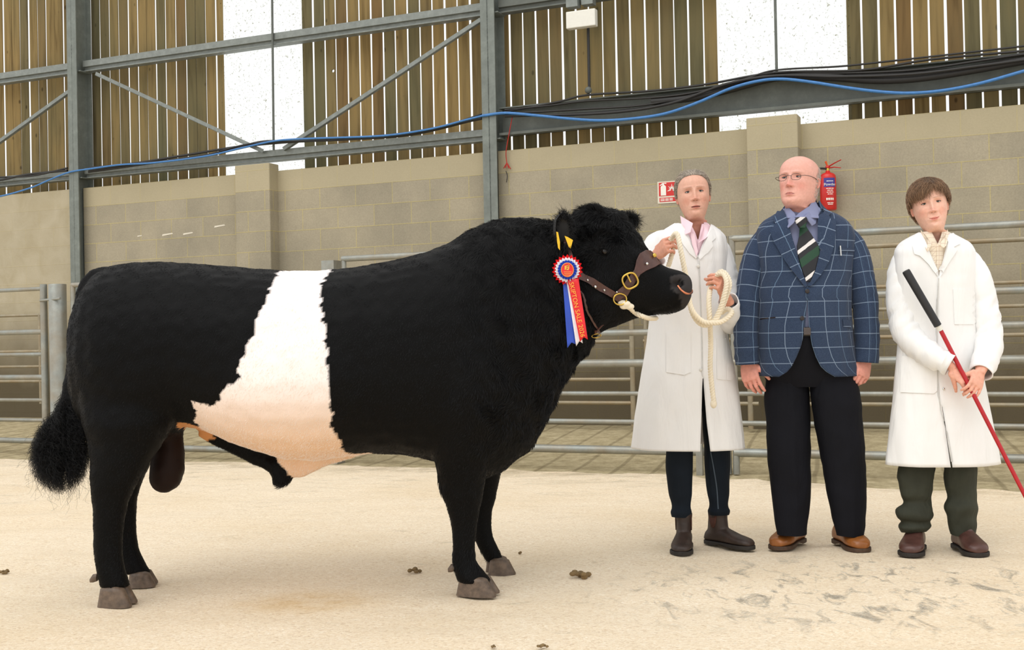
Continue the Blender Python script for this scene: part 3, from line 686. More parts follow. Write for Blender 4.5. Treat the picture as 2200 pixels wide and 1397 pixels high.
ffar = [(820, 960, 1130), (900, 975, 1110), (960, 990, 1095), (1010, 1000, 1078), (1040, 1006, 1072), (1065, 1010, 1066), (1095, 1014, 1058), (1130, 1015, 1056), (1155, 1018, 1060), (1175, 1026, 1070), (1192, 1036, 1078), (1206, 1042, 1084)]
leg(ffar, FF, YB + .20, 900, 1050)
# shoulder, haunch and brisket masses
for px, py, dy, r in ((1000, 800, -.27, (.17, .10, .27)), (1000, 800, .27, (.17, .10, .27)), (275, 760, -.24, (.18, .10, .26)), (275, 760, .24, (.18, .10, .26)), (1095, 900, 0, (.13, .2, .16)), (650, 800, -.30, (.40, .12, .22)), (650, 800, .30, (.40, .12, .22))):
    BM.ball(P(px, py, YB + dy), V(*r))
# scrotum, sheath and navel fold
BM.rings([ring_h(P(a, y, YB + .02), P(b, y, YB + .02), .07 * k, .07 * k, 20, 2.0) for y, a, b, k in ((900, 340, 395, .7), (940, 338, 392, .8), (975, 330, 396, .95), (1010, 322, 397, 1.05), (1035, 322, 390, 1.0), (1050, 330, 378, .75), (1057, 342, 362, .4))])
sh = spline([P(430, 925, YB), P(500, 960, YB), P(555, 985, YB), P(588, 1003, YB), P(603, 1025, YB), P(607, 1044, YB)], 5)
BM.tube(sh, list(np.interp(np.linspace(0, 1, len(sh)), [0, .3, .6, .8, .93, 1], [.028, .030, .030, .038, .042, .026])), 14)
BM.rings([SR(600, 960, 600, 1000, .05), SR(625, 960, 622, 1017, .045), SR(640, 960, 641, 1030, .03), SR(655, 960, 658, 1024, .028), SR(690, 960, 695, 1003, .035), SR(760, 955, 775, 979, .03), SR(790, 955, 800, 972, .02)], True)
# tail
tl = spline([P(275, 605, YB), P(240, 594, YB), P(200, 602, YB - .01), P(180, 640, YB - .02), P(168, 700, YB - .03), P(163, 765, YB - .04), P(156, 825, YB - .05), P(148, 880, YB - .06), P(138, 930, YB - .07), P(134, 985, YB - .08)], 5)
BM.tube(tl, list(np.interp(np.linspace(0, 1, len(tl)), [0, .15, .3, .5, .68, .82, 1], [.045, .042, .036, .027, .036, .042, .02])), 14)
bv, bf = remesh(BM, .0105, 7, .5)
bn = vnormals(bv, bf); pr = proj(bv); pxx, pyy = pr[:, 0], pr[:, 1]
# woolly surface: strong on poll and neck, gentle elsewhere
def bump_amt(x, y):
    a = np.full(len(x), .0022)
    a += .008 * np.exp(-((x - 1290) / 80) ** 2 - ((y - 490) / 55) ** 2)
    a += .004 * np.clip((x - 960) / 120, 0, 1) * np.clip((1000 - y) / 200, 0, 1) * np.clip((1330 - x) / 80, 0, 1)
    return a
am = bump_amt(pxx, pyy)
am[(pxx > 1390) & (pyy > 560)] = .0006; am[pyy > 1100] = .001
bv = bv + bn * (am * (snoise(bv, 9, 11, 2) + .8 * snoise(bv * V(1, 1, .6), 22, 12, 1)))[:, None]
# eye hollow and nostril
def dent(px, py, rad, depth, near=True):
    global bv
    c, _ = hit(BVHTree.FromPolygons([Vector(p) for p in bv], bf), px, py, 0); d = np.linalg.norm(bv - c, axis=1)
    bv = bv - bn * (depth * np.exp(-(d / rad) ** 2))[:, None]; return c
nostril = dent(1457, 606, .017, .040); dent(1446, 611, .012, .020)
for q in ((1405, 672), (1420, 669), (1435, 664), (1450, 657), (1462, 648)): dent(q[0], q[1] - 3, .010, .008)
belt = [(612, 560), (615, 600), (607, 645), (599, 682), (588, 722), (574, 752), (560, 790), (566, 800), (545, 818), (527, 832), (520, 852), (500, 862), (482, 856), (457, 852), (463, 880), (455, 902), (449, 912), (462, 925), (490, 940), (520, 958), (560, 975), (600, 990), (622, 1012), (640, 1050), (680, 1050),
        (800, 995), (806, 968), (775, 968), (755, 962), (752, 930), (741, 905), (744, 850), (737, 780), (735, 722), (724, 680), (715, 630), (721, 600), (722, 560)]
skinp = [(395, 922), (402, 902), (425, 900), (449, 910), (470, 940), (440, 950), (400, 932)]
def inpoly(x, y, poly):
    x = np.asarray(x); y = np.asarray(y); c = np.zeros(len(x), bool); j = len(poly) - 1
    for i in range(len(poly)):
        xi, yi = poly[i]; xj, yj = poly[j]
        c ^= ((yi > y) != (yj > y)) & (x < (xj - xi) * (y - yi) / ((yj - yi) + 1e-9) + xi); j = i
    return c
def belt_mask(v, jag=5.0):
    p = proj(v * V(1, 0, 1) + V(0, YB, 0)); s = jag * snoise(v, 16, 21, 2)
    # sheath (black tube) stays out of the belt
    d = np.min(np.linalg.norm(v[:, None, :] - np.array(sh)[None, 2:, :], axis=2), axis=1) if len(v) < 400000 else np.ones(len(v))
    return inpoly(p[:, 0] + s, p[:, 1] + .6 * s, belt) & ~((d < .048) & (p[:, 1] > 940) & (p[:, 0] < 628)), inpoly(p[:, 0] + s, p[:, 1], skinp)
pr = proj(bv)
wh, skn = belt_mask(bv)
cols = np.tile(np.array([.0022, .0022, .0023]), (len(bv), 1))
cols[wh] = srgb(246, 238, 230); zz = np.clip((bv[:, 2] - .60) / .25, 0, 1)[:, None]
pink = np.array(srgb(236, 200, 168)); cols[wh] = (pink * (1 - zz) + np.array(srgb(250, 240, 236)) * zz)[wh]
cols[skn] = srgb(214, 150, 96)
scr = (pr[:, 0] > 318) & (pr[:, 0] < 400) & (pr[:, 1] > 930) & (pr[:, 1] < 1062) & (np.abs(bv[:, 1] - YB) < .1)
cols[scr] = (.018, .010, .008)
muz = inpoly(pr[:, 0], pr[:, 1], [(1440, 596), (1460, 588), (1492, 596), (1492, 660), (1466, 664), (1460, 634), (1442, 622)]); cols[muz] = (.036, .032, .031)
nd = np.linalg.norm(bv - nostril, axis=1); cols[nd < .022] = (.0008, .0006, .0006)
t = NT('bull_hide'); at = t.node('ShaderNodeAttribute'); at.attribute_name = 'tint'
t.set(at.outputs['Color'], .55, 0, .10); t.bump(t.noise(240, 3, rough=.8), .15, .0015); M['hide'] = t.m
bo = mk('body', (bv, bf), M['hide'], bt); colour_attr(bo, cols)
bull_bvh = BVHTree.FromPolygons([Vector(p) for p in bv], bf)

# ---- hooves: two claws each, plus dew claws
M['hoof'] = simple('hoof_horn', srgb(96, 80, 66), .5, var=.4, scale=40, bump=.3)
def hoof(xl, xr, ytop, ybot, Y, turn=0.0, lab=None):
    a, b = P(xl, ybot, Y), P(xr, ybot, Y); c = (a + b) / 2; ln = np.linalg.norm(b - a); zt = P(xl, ytop, Y)[2]; m = MB()
    ca, sa = math.cos(turn), math.sin(turn); X = V(ca, -sa, 0); Yv = V(sa, ca, 0); z0 = .001
    for sg in (-1, 1):
        R = []
        for t_, h in ((0, 0), (.1, .12), (.25, .35), (.6, .7), (.85, .92), (1, 1.05), (1, 1.2)):
            z = z0 + (zt - z0) * h; front = ln * (.515 - .23 * h - (.03 if h == 0 else 0) - (.12 if h > 1.1 else 0)); back = ln * (.44 - .07 * h - (.12 if h > 1.1 else 0)); w = .0295 - .004 * h - (.010 if h > 1.1 else 0); r = []
            for q in np.arange(20) * 2 * math.pi / 20:
                x, y = math.cos(q), math.sin(q); fx = front if x > 0 else back
                r.append(c * V(1, 1, 0) + V(0, 0, z) + X * (fx * spow(x, .8) + sg * (-.006)) + Yv * (sg * (.031 + .004 * (1 - h)) + w * spow(y, .85)))
            R.append(r)
        m.rings(R)
    return mk('hoof', m, M['hoof'], bt, label=lab)
hoof(210, 292, 1264, 1303, HN, .15); hoof(273, 338, 1231, 1260, HF, .0); hoof(976, 1074, 1243, 1278, FN, .35); hoof(1042, 1106, 1203, 1233, FF, .0)
for px, py, Y in ((200, 1243, HN), (969, 1221, FN)):
    m = MB(); m.rings([ring_side(P(px + 9, py - 10, Y), P(px + 9, py + 6, Y), .014, n=14), ring_side(P(px, py - 9, Y), P(px, py + 9, Y), .013, n=14), ring_side(P(px - 7, py + 1, Y), P(px - 6, py + 9, Y), .006, n=14)])
    mk('dewclaw', m, M['hoof'], bt)
# ---- eye
M['eye_dark'] = simple('bull_eye', (.006, .004, .003), .22, var=.1)
ep, en = hit(bull_bvh, 1299, 541, -.004)
m = MB(); m.ball(ep, .0125, 18, 12); mk('eye', m, M['eye_dark'], bt, label='dark glossy eye')
m = MB(); lid = []
for i in range(25):
    a = i / 24 * 2 * math.pi; lid.append(hit(bull_bvh, 1299 + 11.5 * math.cos(a), 541 + 6.5 * math.sin(a), .001)[0])
m.tube(lid, .0030, 8); mk('eyelid', m, simple('eyelid', (.002, .002, .002), .8, spec=.1), bt)
# ---- ears
M['ear'] = simple('ear_skin', (.008, .0075, .0075), .6)
def ear(px, line, Y, sgn, open_dir):
    """leaf: rows of (px x, px y, half width m)"""
    m = MB(); pts = spline([P(x, y, Y + dy) for x, y, dy, _ in line], 4); ws = np.interp(np.linspace(0, 1, len(pts)), np.linspace(0, 1, len(line)), [q[3] for q in line]); T, _, _ = frames(pts); R = []
    for i, p in enumerate(pts):
        o = np.asarray(open_dir, float); o = o - T[i] * (o @ T[i]); o /= np.linalg.norm(o); s = np.cross(T[i], o); r = []
        w = ws[i]
        for k in range(11):
            a = math.pi * (k / 10) - math.pi / 2; r.append(p + s * w * math.sin(a) - o * w * .75 * math.cos(a))
        for k in range(9, 0, -1):
            a = math.pi * (k / 10) - math.pi / 2; r.append(p + s * w * .86 * math.sin(a) - o * (w * .75 * math.cos(a) - .012))
        R.append(r)
    m.rings(R, True); return mk('ear', m, M['ear'], bt)
ear(0, [(1222, 560, 0, .022), (1216, 530, -.03, .034), (1211, 500, -.05, .044), (1209, 475, -.05, .036), (1211, 458, -.045, .010)], YB - .15, 1, (.45, -1, .1))
ear(0, [(1325, 492, 0, .02), (1345, 480, .02, .030), (1358, 471, .04, .030), (1366, 463, .05, .008)], YB + .10, 1, (-.2, -1, .4))

# ---- fur
def fur_mat(name, c, rough=.45, spec=.5, var=0):
    t = NT(name); hi = t.node('ShaderNodeHairInfo')
    col = t.ramp(hi.outputs['Random'], [(0, tuple(np.array(c) * (1 - var))), (1, tuple(np.minimum(np.array(c) * (1 + var), 1)))])
    t.set(col, rough, 0, spec); return t.m
M['fur_black'] = fur_mat('black_fur', (.0036, .0037, .0042), .40, .24, .7); M['fur_white'] = fur_mat('white_fur', srgb(250, 236, 226), .6, .25, .06)
def sample(v, f, n, wfun=None):
    q = np.array([x if len(x) == 4 else (x[0], x[1], x[2], x[2]) for x in f]); a, b, c, d = (v[q[:, i]] for i in range(4))
    nr = np.cross(c - a, d - b); ar = np.linalg.norm(nr, axis=1) / 2; nr = nr / (np.linalg.norm(nr, axis=1)[:, None] + 1e-12); cen = (a + b + c + d) / 4
    w = ar * (wfun(cen) if wfun is not None else 1); w = w / w.sum(); i = RNG.choice(len(q), n, p=w); u, t_ = RNG.random((2, n, 1))
    return (a[i] * (1 - u) + b[i] * u) * (1 - t_) + (d[i] * (1 - u) + c[i] * u) * t_, nr[i]
def hairs(name, pts, rad, mat, parent, kind=None):
    n, k = pts.shape[:2]; hc = bpy.data.hair_curves.new(name); hc.add_curves([k] * n)
    hc.attributes['position'].data.foreach_set('vector', pts.astype(np.float32).ravel())
    ra = hc.attributes.get('radius') or hc.attributes.new('radius', 'FLOAT', 'POINT')
    ra.data.foreach_set('value', np.tile(np.asarray(rad, np.float32), n) if np.ndim(rad) == 1 else np.asarray(rad, np.float32).ravel())
    hc.materials.append(mat); o = bpy.data.objects.new(name, hc); COL.objects.link(o); attach(o, parent)
    if kind: o['kind'] = kind
    return o
def grow(root, nrm, length, comb, lift, curl, k=5, seed=1, cl=7.0):
    n = len(root); cv = np.stack([snoise(root, cl, seed + i, 2) for i in range(3)], 1); d = comb + cv * curl[:, None] + RNG.normal(size=(n, 3)) * .18
    d = d - nrm * np.sum(d * nrm, 1)[:, None]; d = d / (np.linalg.norm(d, axis=1)[:, None] + 1e-9)
    out = np.zeros((n, k, 3)); p = root - nrm * .001; out[:, 0] = p; st = (length / (k - 1))[:, None]
    c2 = np.stack([snoise(root, cl * 1.7, seed + 9 + i, 1) for i in range(3)], 1) * curl[:, None]
    for j in range(1, k):
        t_ = j / (k - 1); dr = nrm * (lift * (1 - .55 * t_))[:, None] + d * (.35 + t_) + c2 * t_ * .9 + V(0, 0, -.22 * t_); dr /= np.linalg.norm(dr, axis=1)[:, None]
        p = p + dr * st; out[:, j] = p
    return out
def wf(c):
    p = proj(c); x, y = p[:, 0], p[:, 1]; w = np.where(c[:, 1] > YB + .12, .25, 1.0)
    w = w * (1 + 1.2 * ((x > 1180) & (x < 1400))); w[(x > 1435) & (y < 655)] = 0; w[(y > 1235)] *= .6
    w[np.linalg.norm(c - ep, axis=1) < .017] = 0
    w[(x > 318) & (x < 400) & (y > 940) & (y < 1062)] = 0.05
    return w
root, nr = sample(bv, bf, 150000, wf); pr_ = proj(root); x, y = pr_[:, 0], pr_[:, 1]; w_, s_ = belt_mask(root)
poll = np.exp(-((x - 1295) / 75) ** 2 - ((y - 490) / 50) ** 2); neck = np.clip((x - 940) / 120, 0, 1) * np.clip((1040 - y) / 150, 0, 1) * np.clip((1330 - x) / 60, 0, 1)
ln_ = .010 + .022 * poll + .011 * neck; ln_ = np.where((x > 1370) & (y > 550), .007, ln_)
ln_ += .018 * np.exp(-((x - 938) / 25) ** 2 - ((y - 1060) / 70) ** 2) + .010 * ((y > 1180) & (y < 1225) & (x > 950)) + .012 * np.exp(-((x - 1400) / 60) ** 2 - ((y - 682) / 14) ** 2) + .02 * np.exp(-((x - 607) / 14) ** 2 - ((y - 1045) / 12) ** 2)
ln_ *= RNG.uniform(.6, 1.25, len(x)); curl = .25 + 1.3 * poll + .9 * neck
comb = np.zeros_like(root); comb[:, 0] = -.5; comb[:, 2] = -1.0; hm = x > 1330; comb[hm] = V(.2, 0, -.6)
lift = .28 + .75 * poll + .25 * neck
hp = grow(root, nr, ln_, comb, lift, curl)
bk = ~w_ & ~s_
hairs('black_fur', hp[bk], [.00055, .0005, .00042, .0003, .0001], M['fur_black'], bt, 'stuff')
hairs('belt_fur', hp[w_], [.0006, .00055, .00045, .0003, .0001], M['fur_white'], bt, 'stuff')
# jagged belt border: locks that lie across the edge
# ear fringe and the second ear's tuft
er = []
for n_, (cx, cy, Y, rx, ry, lx) in ((1500, (1211, 498, YB - .19, 20, 44, 0)), (1500, (1350, 474, YB + .12, 20, 16, 0))):
    for _ in range(n_):
        a = RNG.uniform(0, 6.28); q = RNG.uniform(.55, 1.0); p = P(cx + rx * q * math.cos(a), cy + ry * q * math.sin(a), Y + RNG.uniform(-.03, .03)); d = V(math.cos(a) * .8 - .15, RNG.normal() * .5, -math.sin(a)) + RNG.normal(size=3) * .35
        d /= np.linalg.norm(d); l = RNG.uniform(.012, .035); g = RNG.normal(size=3) * .4
        er.append([p + d * l * t_ + g * l * t_ * t_ + V(0, 0, -.4 * l * t_ * t_) for t_ in np.linspace(0, 1, 5)])
hairs('ear_fur', np.array(er), [.0006, .0005, .0004, .0003, .0001], M['fur_black'], bt, 'stuff')
# tail switch: long loose wavy hair
th = []; tarr = np.array(tl)
for i in range(11000):
    u = RNG.uniform(.70, 1.0); p = tarr[min(int(u * (len(tarr) - 1)), len(tarr) - 1)] + RNG.normal(size=3) * V(.010, .016, .01)
    hy = np.interp(u, [.60, .75, .85, 1.0], [840, 885, 950, 1000])
    # aim point in the tuft
    a = RNG.uniform(0, 6.28); q = math.sqrt(RNG.uniform(0, 1))
    tx, ty = (128 + 66 * q * math.cos(a) , 985 + 78 * q * math.sin(a)) if u > .78 else (150 + 34 * q * math.cos(a), 935 + 40 * q * math.sin(a))
    if RNG.random() < .05: tx += RNG.uniform(-35, 40); ty += RNG.uniform(10, 45)
    tgt = P(tx, ty, YB - .08 + RNG.normal() * .035); mid = (p + tgt) / 2 + V(-.045 if tx < 140 else .03, 0, .02) * RNG.uniform(.2, 1.3)
    ph = RNG.uniform(0, 6.28); fr = RNG.uniform(2.2, 5.5); am_ = RNG.uniform(.004, .018); sd = RNG.normal(size=3); sd /= np.linalg.norm(sd); sd2 = np.cross(sd, V(0, 0, 1))
    row = []
    for t_ in np.linspace(0, 1, 14):
        c_ = (1 - t_) ** 2 * p + 2 * t_ * (1 - t_) * mid + t_ * t_ * tgt
        row.append(c_ + am_ * min(1, t_ * 2) * (sd * math.sin(fr * t_ * 6.28 + ph) + sd2 * math.cos(fr * t_ * 6.28 + ph)))
    th.append(row)
hairs('tail_switch', np.array(th), list(np.linspace(.0006, .00022, 14)), M['fur_black'], bt, 'stuff')

# ------------------------------------------------------------------ halter, ring, rosette, tags
M['leather'] = simple('brown_leather', srgb(76, 45, 37), .30, var=.25, scale=50, bump=.25); M['stud'] = simple('steel_stud', srgb(214, 214, 210), .18, 1.0, var=.05)
ht = thing('leather_halter', 'brown leather show halter with brass buckle on the bull\'s head', 'halter', hit(bull_bvh, 1345, 600)[0])
hb = bull_bvh
m = patch(hb, [(1330, 628), (1346, 600), (1352, 594), (1362, 580), (1366, 560), (1372, 546), (1384, 539), (1398, 538), (1414, 545), (1424, 556), (1422, 566), (1406, 575), (1386, 582), (1374, 590), (1366, 602), (1350, 630), (1342, 642), (1328, 640)], .010, .006, .03, Yd=4.55)
o = mk('nose_piece', m, M['leather'], ht); mod_bevel(o, .0015, 1)
m = ribbon(hb, [(1243, 592), (1270, 604), (1297, 622), (1322, 636), (1334, 641)], 16, .010, .005, 4.5); mk('cheek_strap', m, M['leather'], ht)
m = ribbon(hb, [(1334, 641), (1326, 632), (1340, 618)], 9, .013, .004, 4.5); mk('strap_keeper', m, M['leather'], ht)
m = ribbon(hb, [(1246, 625), (1257, 660), (1272, 690), (1290, 718), (1306, 726)], [5, 6, 6, 7, 8], .012, .004, 4.5); mk('throat_strap', m, M['leather'], ht)
m = ribbon(hb, [(1216, 520), (1226, 560), (1243, 592)], 12, .014, .004, 4.5); mk('head_strap', m, M['leather'], ht)
def loop(pts, r, name, mat, parent, **k):
    m = MB(); pts = [np.asarray(p) for p in pts]; n = len(pts); R = []
    c = sum(pts) / n; nn = np.cross(pts[n // 4] - pts[0], pts[n // 2] - pts[0]); nn /= np.linalg.norm(nn)
    for i in range(n):
        o_ = pts[i] - c; o_ /= np.linalg.norm(o_); R.append([pts[i] + r * (math.cos(a) * o_ + math.sin(a) * nn) for a in np.arange(8) * 2 * math.pi / 8])
    v = [p for q in R for p in q]; f = []
    for i in range(n):
        for j in range(8): f.append((i * 8 + j, i * 8 + (j + 1) % 8, ((i + 1) % n) * 8 + (j + 1) % 8, ((i + 1) % n) * 8 + j))
    m.add(v, f); return mk(name, m, mat, parent, **k)
def ell(px, py, rx, ry, rot, off, n=28, sq=1.0, base=None):
    c, nn = hit(hb, px, py, off) if base is None else base; pts = []
    s = 1.0 / (FPX / c[1])
    for i in range(n):
        a = i / n * 2 * math.pi; x, y = rx * spow(math.cos(a), sq), ry * spow(math.sin(a), sq); xr, yr = x * math.cos(rot) - y * math.sin(rot), x * math.sin(rot) + y * math.cos(rot)
        q = V(xr * s, 0, yr * s); q[1] = -(nn[0] * q[0] + nn[2] * q[2]) / min(nn[1], -.3) * .8; pts.append(c + q)
    return pts
loop(ell(1352, 603, 16, 16, .45, .022, sq=.75), .0042, 'buckle', M['brass'], ht, label='square brass buckle')
m = MB(); b_ = ell(1352, 603, 15, 16, .45, .024); m.tube([b_[7], hit(hb, 1352, 604, .024)[0], b_[21] * .6 + b_[7] * .4], .003, 6); mk('buckle_tongue', m, M['brass'], ht)
lr, _ = hit(hb, 1330, 640, .02, 4.5); loop(ell(1331, 648, 14, 12, 0, 0, base=(lr, V(0, -1, 0))), .0032, 'halter_ring', M['brass'], ht, label='large brass ring under the cheek')
for x_, y_, r_, mt_ in ((1262, 603, .0045, 'stud'), (1279, 614, .0058, 'stud'), (1296, 624, .0045, 'stud'), (1324, 627, .004, 'stud'), (1384, 569, .0055, 'stud'), (1400, 554, .0085, 'brass'), (1409, 548, .004, 'stud')):
    p_, n_ = hit(hb, x_, y_, .017); m = MB(); m.ball(p_, V(r_, .004, r_), 12, 8); mk('stud', m, M[mt_], ht)
p_, n_ = hit(hb, 1306, 728, .016, 4.5); loop(ell(1307, 731, 10, 4, .1, 0, base=(p_, V(0, -1, 0))), .0022, 'throat_ring', M['brass'], ht)
M['copper'] = simple('copper_ring', srgb(206, 130, 96), .22, 1.0, var=.05)
nr_ = nostril + V(0.012, -.012, 0); k_ = spline([P(1456, 614, nr_[1]), P(1464, 624, nr_[1] - .008), P(1476, 631, nr_[1] - .01), P(1486, 629, nr_[1] + .03), P(1485, 622, nr_[1] + .06), P(1476, 617, nr_[1] + .08)], 6)
m = MB(); m.tube(k_, .0042, 10); mk('nose_ring', m, M['copper'], label='copper nose ring through the bull\'s nostrils', cat='ring')
M['yellow'] = simple('yellow_tag', srgb(236, 188, 28), .4, var=.05)
def tagplate(px, lab):
    m = patch(hb, px, .0, .003, .05, Yd=4.4)
    Y = YB - .225; q = MB(); q.add([P(x, y, Y) for x, y in px] + [P(x, y, Y + .003) for x, y in px], [tuple(range(len(px) - 1, -1, -1)), tuple(range(len(px), 2 * len(px)))] + [(i, (i + 1) % len(px), (i + 1) % len(px) + len(px), i + len(px)) for i in range(len(px))])
    return mk('ear_tag', q, M['yellow'], smooth=False, label=lab, cat='tag', group='ear tags')
tagplate([(1195, 498), (1199, 499), (1203, 520), (1203, 538), (1199, 533), (1197, 520)], 'narrow yellow ear tag seen edge on at the rear of the bull\'s ear')
tagplate([(1213, 507), (1219, 509), (1231, 516), (1226, 534), (1222, 531)], 'wide yellow ear tag hanging below the front of the bull\'s ear')

# rosette
rc, rn = hit(hb, 1219, 580, .035); RY = min(rc[1], 4.40); rt = thing('rosette', 'red, white and blue show rosette with long ribbons on the bull\'s cheek', 'rosette', P(1219, 580, RY))
M['r_red'] = simple('red_ribbon', srgb(226, 30, 38), .35, var=.06); M['r_white'] = simple('white_ribbon', srgb(240, 236, 240), .4, var=.03); M['r_blue'] = simple('blue_ribbon', srgb(40, 78, 190), .35, var=.06); M['gold'] = simple('gold_print', srgb(238, 178, 72), .35, .3, var=.05)
def pleats(r0, r1, n, Y, mat, nm, amp=.006, zig=3.0):
    m = MB(); A = []; B = []
    for i in range(2 * n):
        a = i / (2 * n) * 2 * math.pi; d = amp if i % 2 else -amp; rr = r1 + (zig if i % 2 else -zig); A.append(P(1219 + r0 * math.cos(a), 580 + r0 * math.sin(a), Y)); B.append(P(1219 + rr * math.cos(a), 580 + rr * math.sin(a), Y + d))
    m.rings([A, B], False); o = mk(nm, m, mat, rt, smooth=False); mod_solid(o, .0012)
pleats(10, 31, 22, RY + .006, M['r_red'], 'outer_pleats', .006, 2.6); pleats(10, 26, 24, RY - .004, M['r_white'], 'white_pleats', .005, 1.8); pleats(8, 20.5, 20, RY - .013, M['r_blue'], 'blue_pleats', .004, .8)
m = MB(); m.rings([[P(1219 + r_ * math.cos(a), 580 + r_ * 1.12 * math.sin(a), RY - .018 - h) for a in np.arange(36) * 2 * math.pi / 36] for r_, h in ((14, -.004), (14, .002), (12.5, .003))]); mk('centre_button', m, M['r_red'], rt, smooth=False)
loop([P(1219 + 13 * math.cos(a), 580 + 14.6 * math.sin(a), RY - .0215) for a in np.arange(36) * 2 * math.pi / 36], .0011, 'gold_rim', M['gold'], rt)
m = MB(); Yq = RY - .0225
for x0, y0, x1, y1 in ((1213, 571, 1217, 580), (1217.5, 570, 1221.5, 572.5), (1217.5, 574, 1220.5, 576), (1216, 578, 1222, 580.5), (1220, 569, 1223, 578)): m.add([P(x0, y1, Yq), P(x1, y1, Yq), P(x1, y0, Yq), P(x0, y0, Yq)], [(0, 1, 2, 3)])
for j in range(3): m.add([P(1211 + j, 584 + 3.4 * j, Yq), P(1228 - j, 584 + 3.4 * j, Yq), P(1228 - j, 585 + 3.4 * j, Yq), P(1211 + j, 585 + 3.4 * j, Yq)], [(0, 3, 2, 1)])
mk('crest', m, M['gold'], rt, smooth=False)
def strip(nm, tl_, tr_, br_, bl_, Y0_, mat, notch=8):
    m = MB(); R = []
    for i in range(15):
        u = i / 14; l = np.array(tl_) * (1 - u) + np.array(bl_) * u; r_ = np.array(tr_) * (1 - u) + np.array(br_) * u; d = .004 * math.sin(u * 7 + Y0_ * 90)
        R.append([P(*(l * (1 - q) + r_ * q + V(0, notch * (abs(q - .5) * 2 - 1) if i == 14 else 0)), Y0_ + d + .002 * math.sin(q * 6)) for q in (0, .25, .5, .75, 1)])
    m.rings(R, False, False); o = mk(nm, m, mat, rt); mod_solid(o, .0008, 1)
strip('blue_tail', (1209, 600), (1226, 600), (1237, 740), (1219, 748), RY + .014, M['r_blue']); strip('white_tail', (1217, 602), (1232, 602), (1252, 738), (1238, 744), RY + .004, M['r_white']); strip('red_tail', (1219, 600), (1243, 599), (1263, 730), (1246, 735), RY - .006, M['r_red'])
v_, f_ = text_mesh('SKIPTON SALE 2026', .0335, .0002); w0 = max(p[0] for p in v_) - min(p[0] for p in v_)
a_ = P(1227, 607, RY - .0125); b_ = P(1252, 724, RY - .0125); u_ = (b_ - a_); ll = np.linalg.norm(u_); u_ /= ll; vv_ = np.cross(V(0, -1, 0), u_); vv_ = -vv_ if vv_[0] < 0 else vv_; k_ = ll / w0
mk('ribbon_lettering', ([(a_ + b_) / 2 + u_ * p[0] * k_ + vv_ * p[1] * min(k_, 1.15) + V(0, -p[2], 0) for p in v_], f_), M['gold'], rt, smooth=False)
# ================================================================== PEOPLE
def smooth01(x): x = np.clip(x, 0, 1); return x * x * (3 - 2 * x)
HK = np.array([  # c, half width, front, back
    (-3.0, .40, .30, .30), (-2.6, .45, .34, .32), (-2.2, .50, .36, .34), (-1.4, .56, .38, .38), (-.95, .58, .34, .38), (-.70, .46, .24, .34), (-.52, .32, .16, .30), (-.40, .25, .14, .28), (-.25, .225, .145, .27), (-.12, .222, .16, .27), (-.05, .235, .22, .29), (-.01, .20, .37, .30),
    (.03, .205, .425, .31), (.08, .232, .445, .32), (.16, .265, .452, .34), (.27, .296, .447, .37), (.40, .322, .44, .41), (.52, .332, .437, .44), (.65, .335, .447, .455), (.78, .314, .425, .445), (.87, .266, .365, .395), (.93, .205, .278, .31), (.97, .136, .185, .205), (.992, .068, .09, .10), (1.0, .004, .01, .01)])
def cs(x, xp, fp):   # smooth (Catmull) interpolation
    i = np.clip(np.searchsorted(xp, x) - 1, 0, len(xp) - 2); m = np.gradient(fp, xp); h = xp[i + 1] - xp[i]; t = (x - xp[i]) / h
    return (2 * t ** 3 - 3 * t * t + 1) * fp[i] + (t ** 3 - 2 * t * t + t) * h * m[i] + (-2 * t ** 3 + 3 * t * t) * fp[i + 1] + (t ** 3 - t * t) * h * m[i + 1]
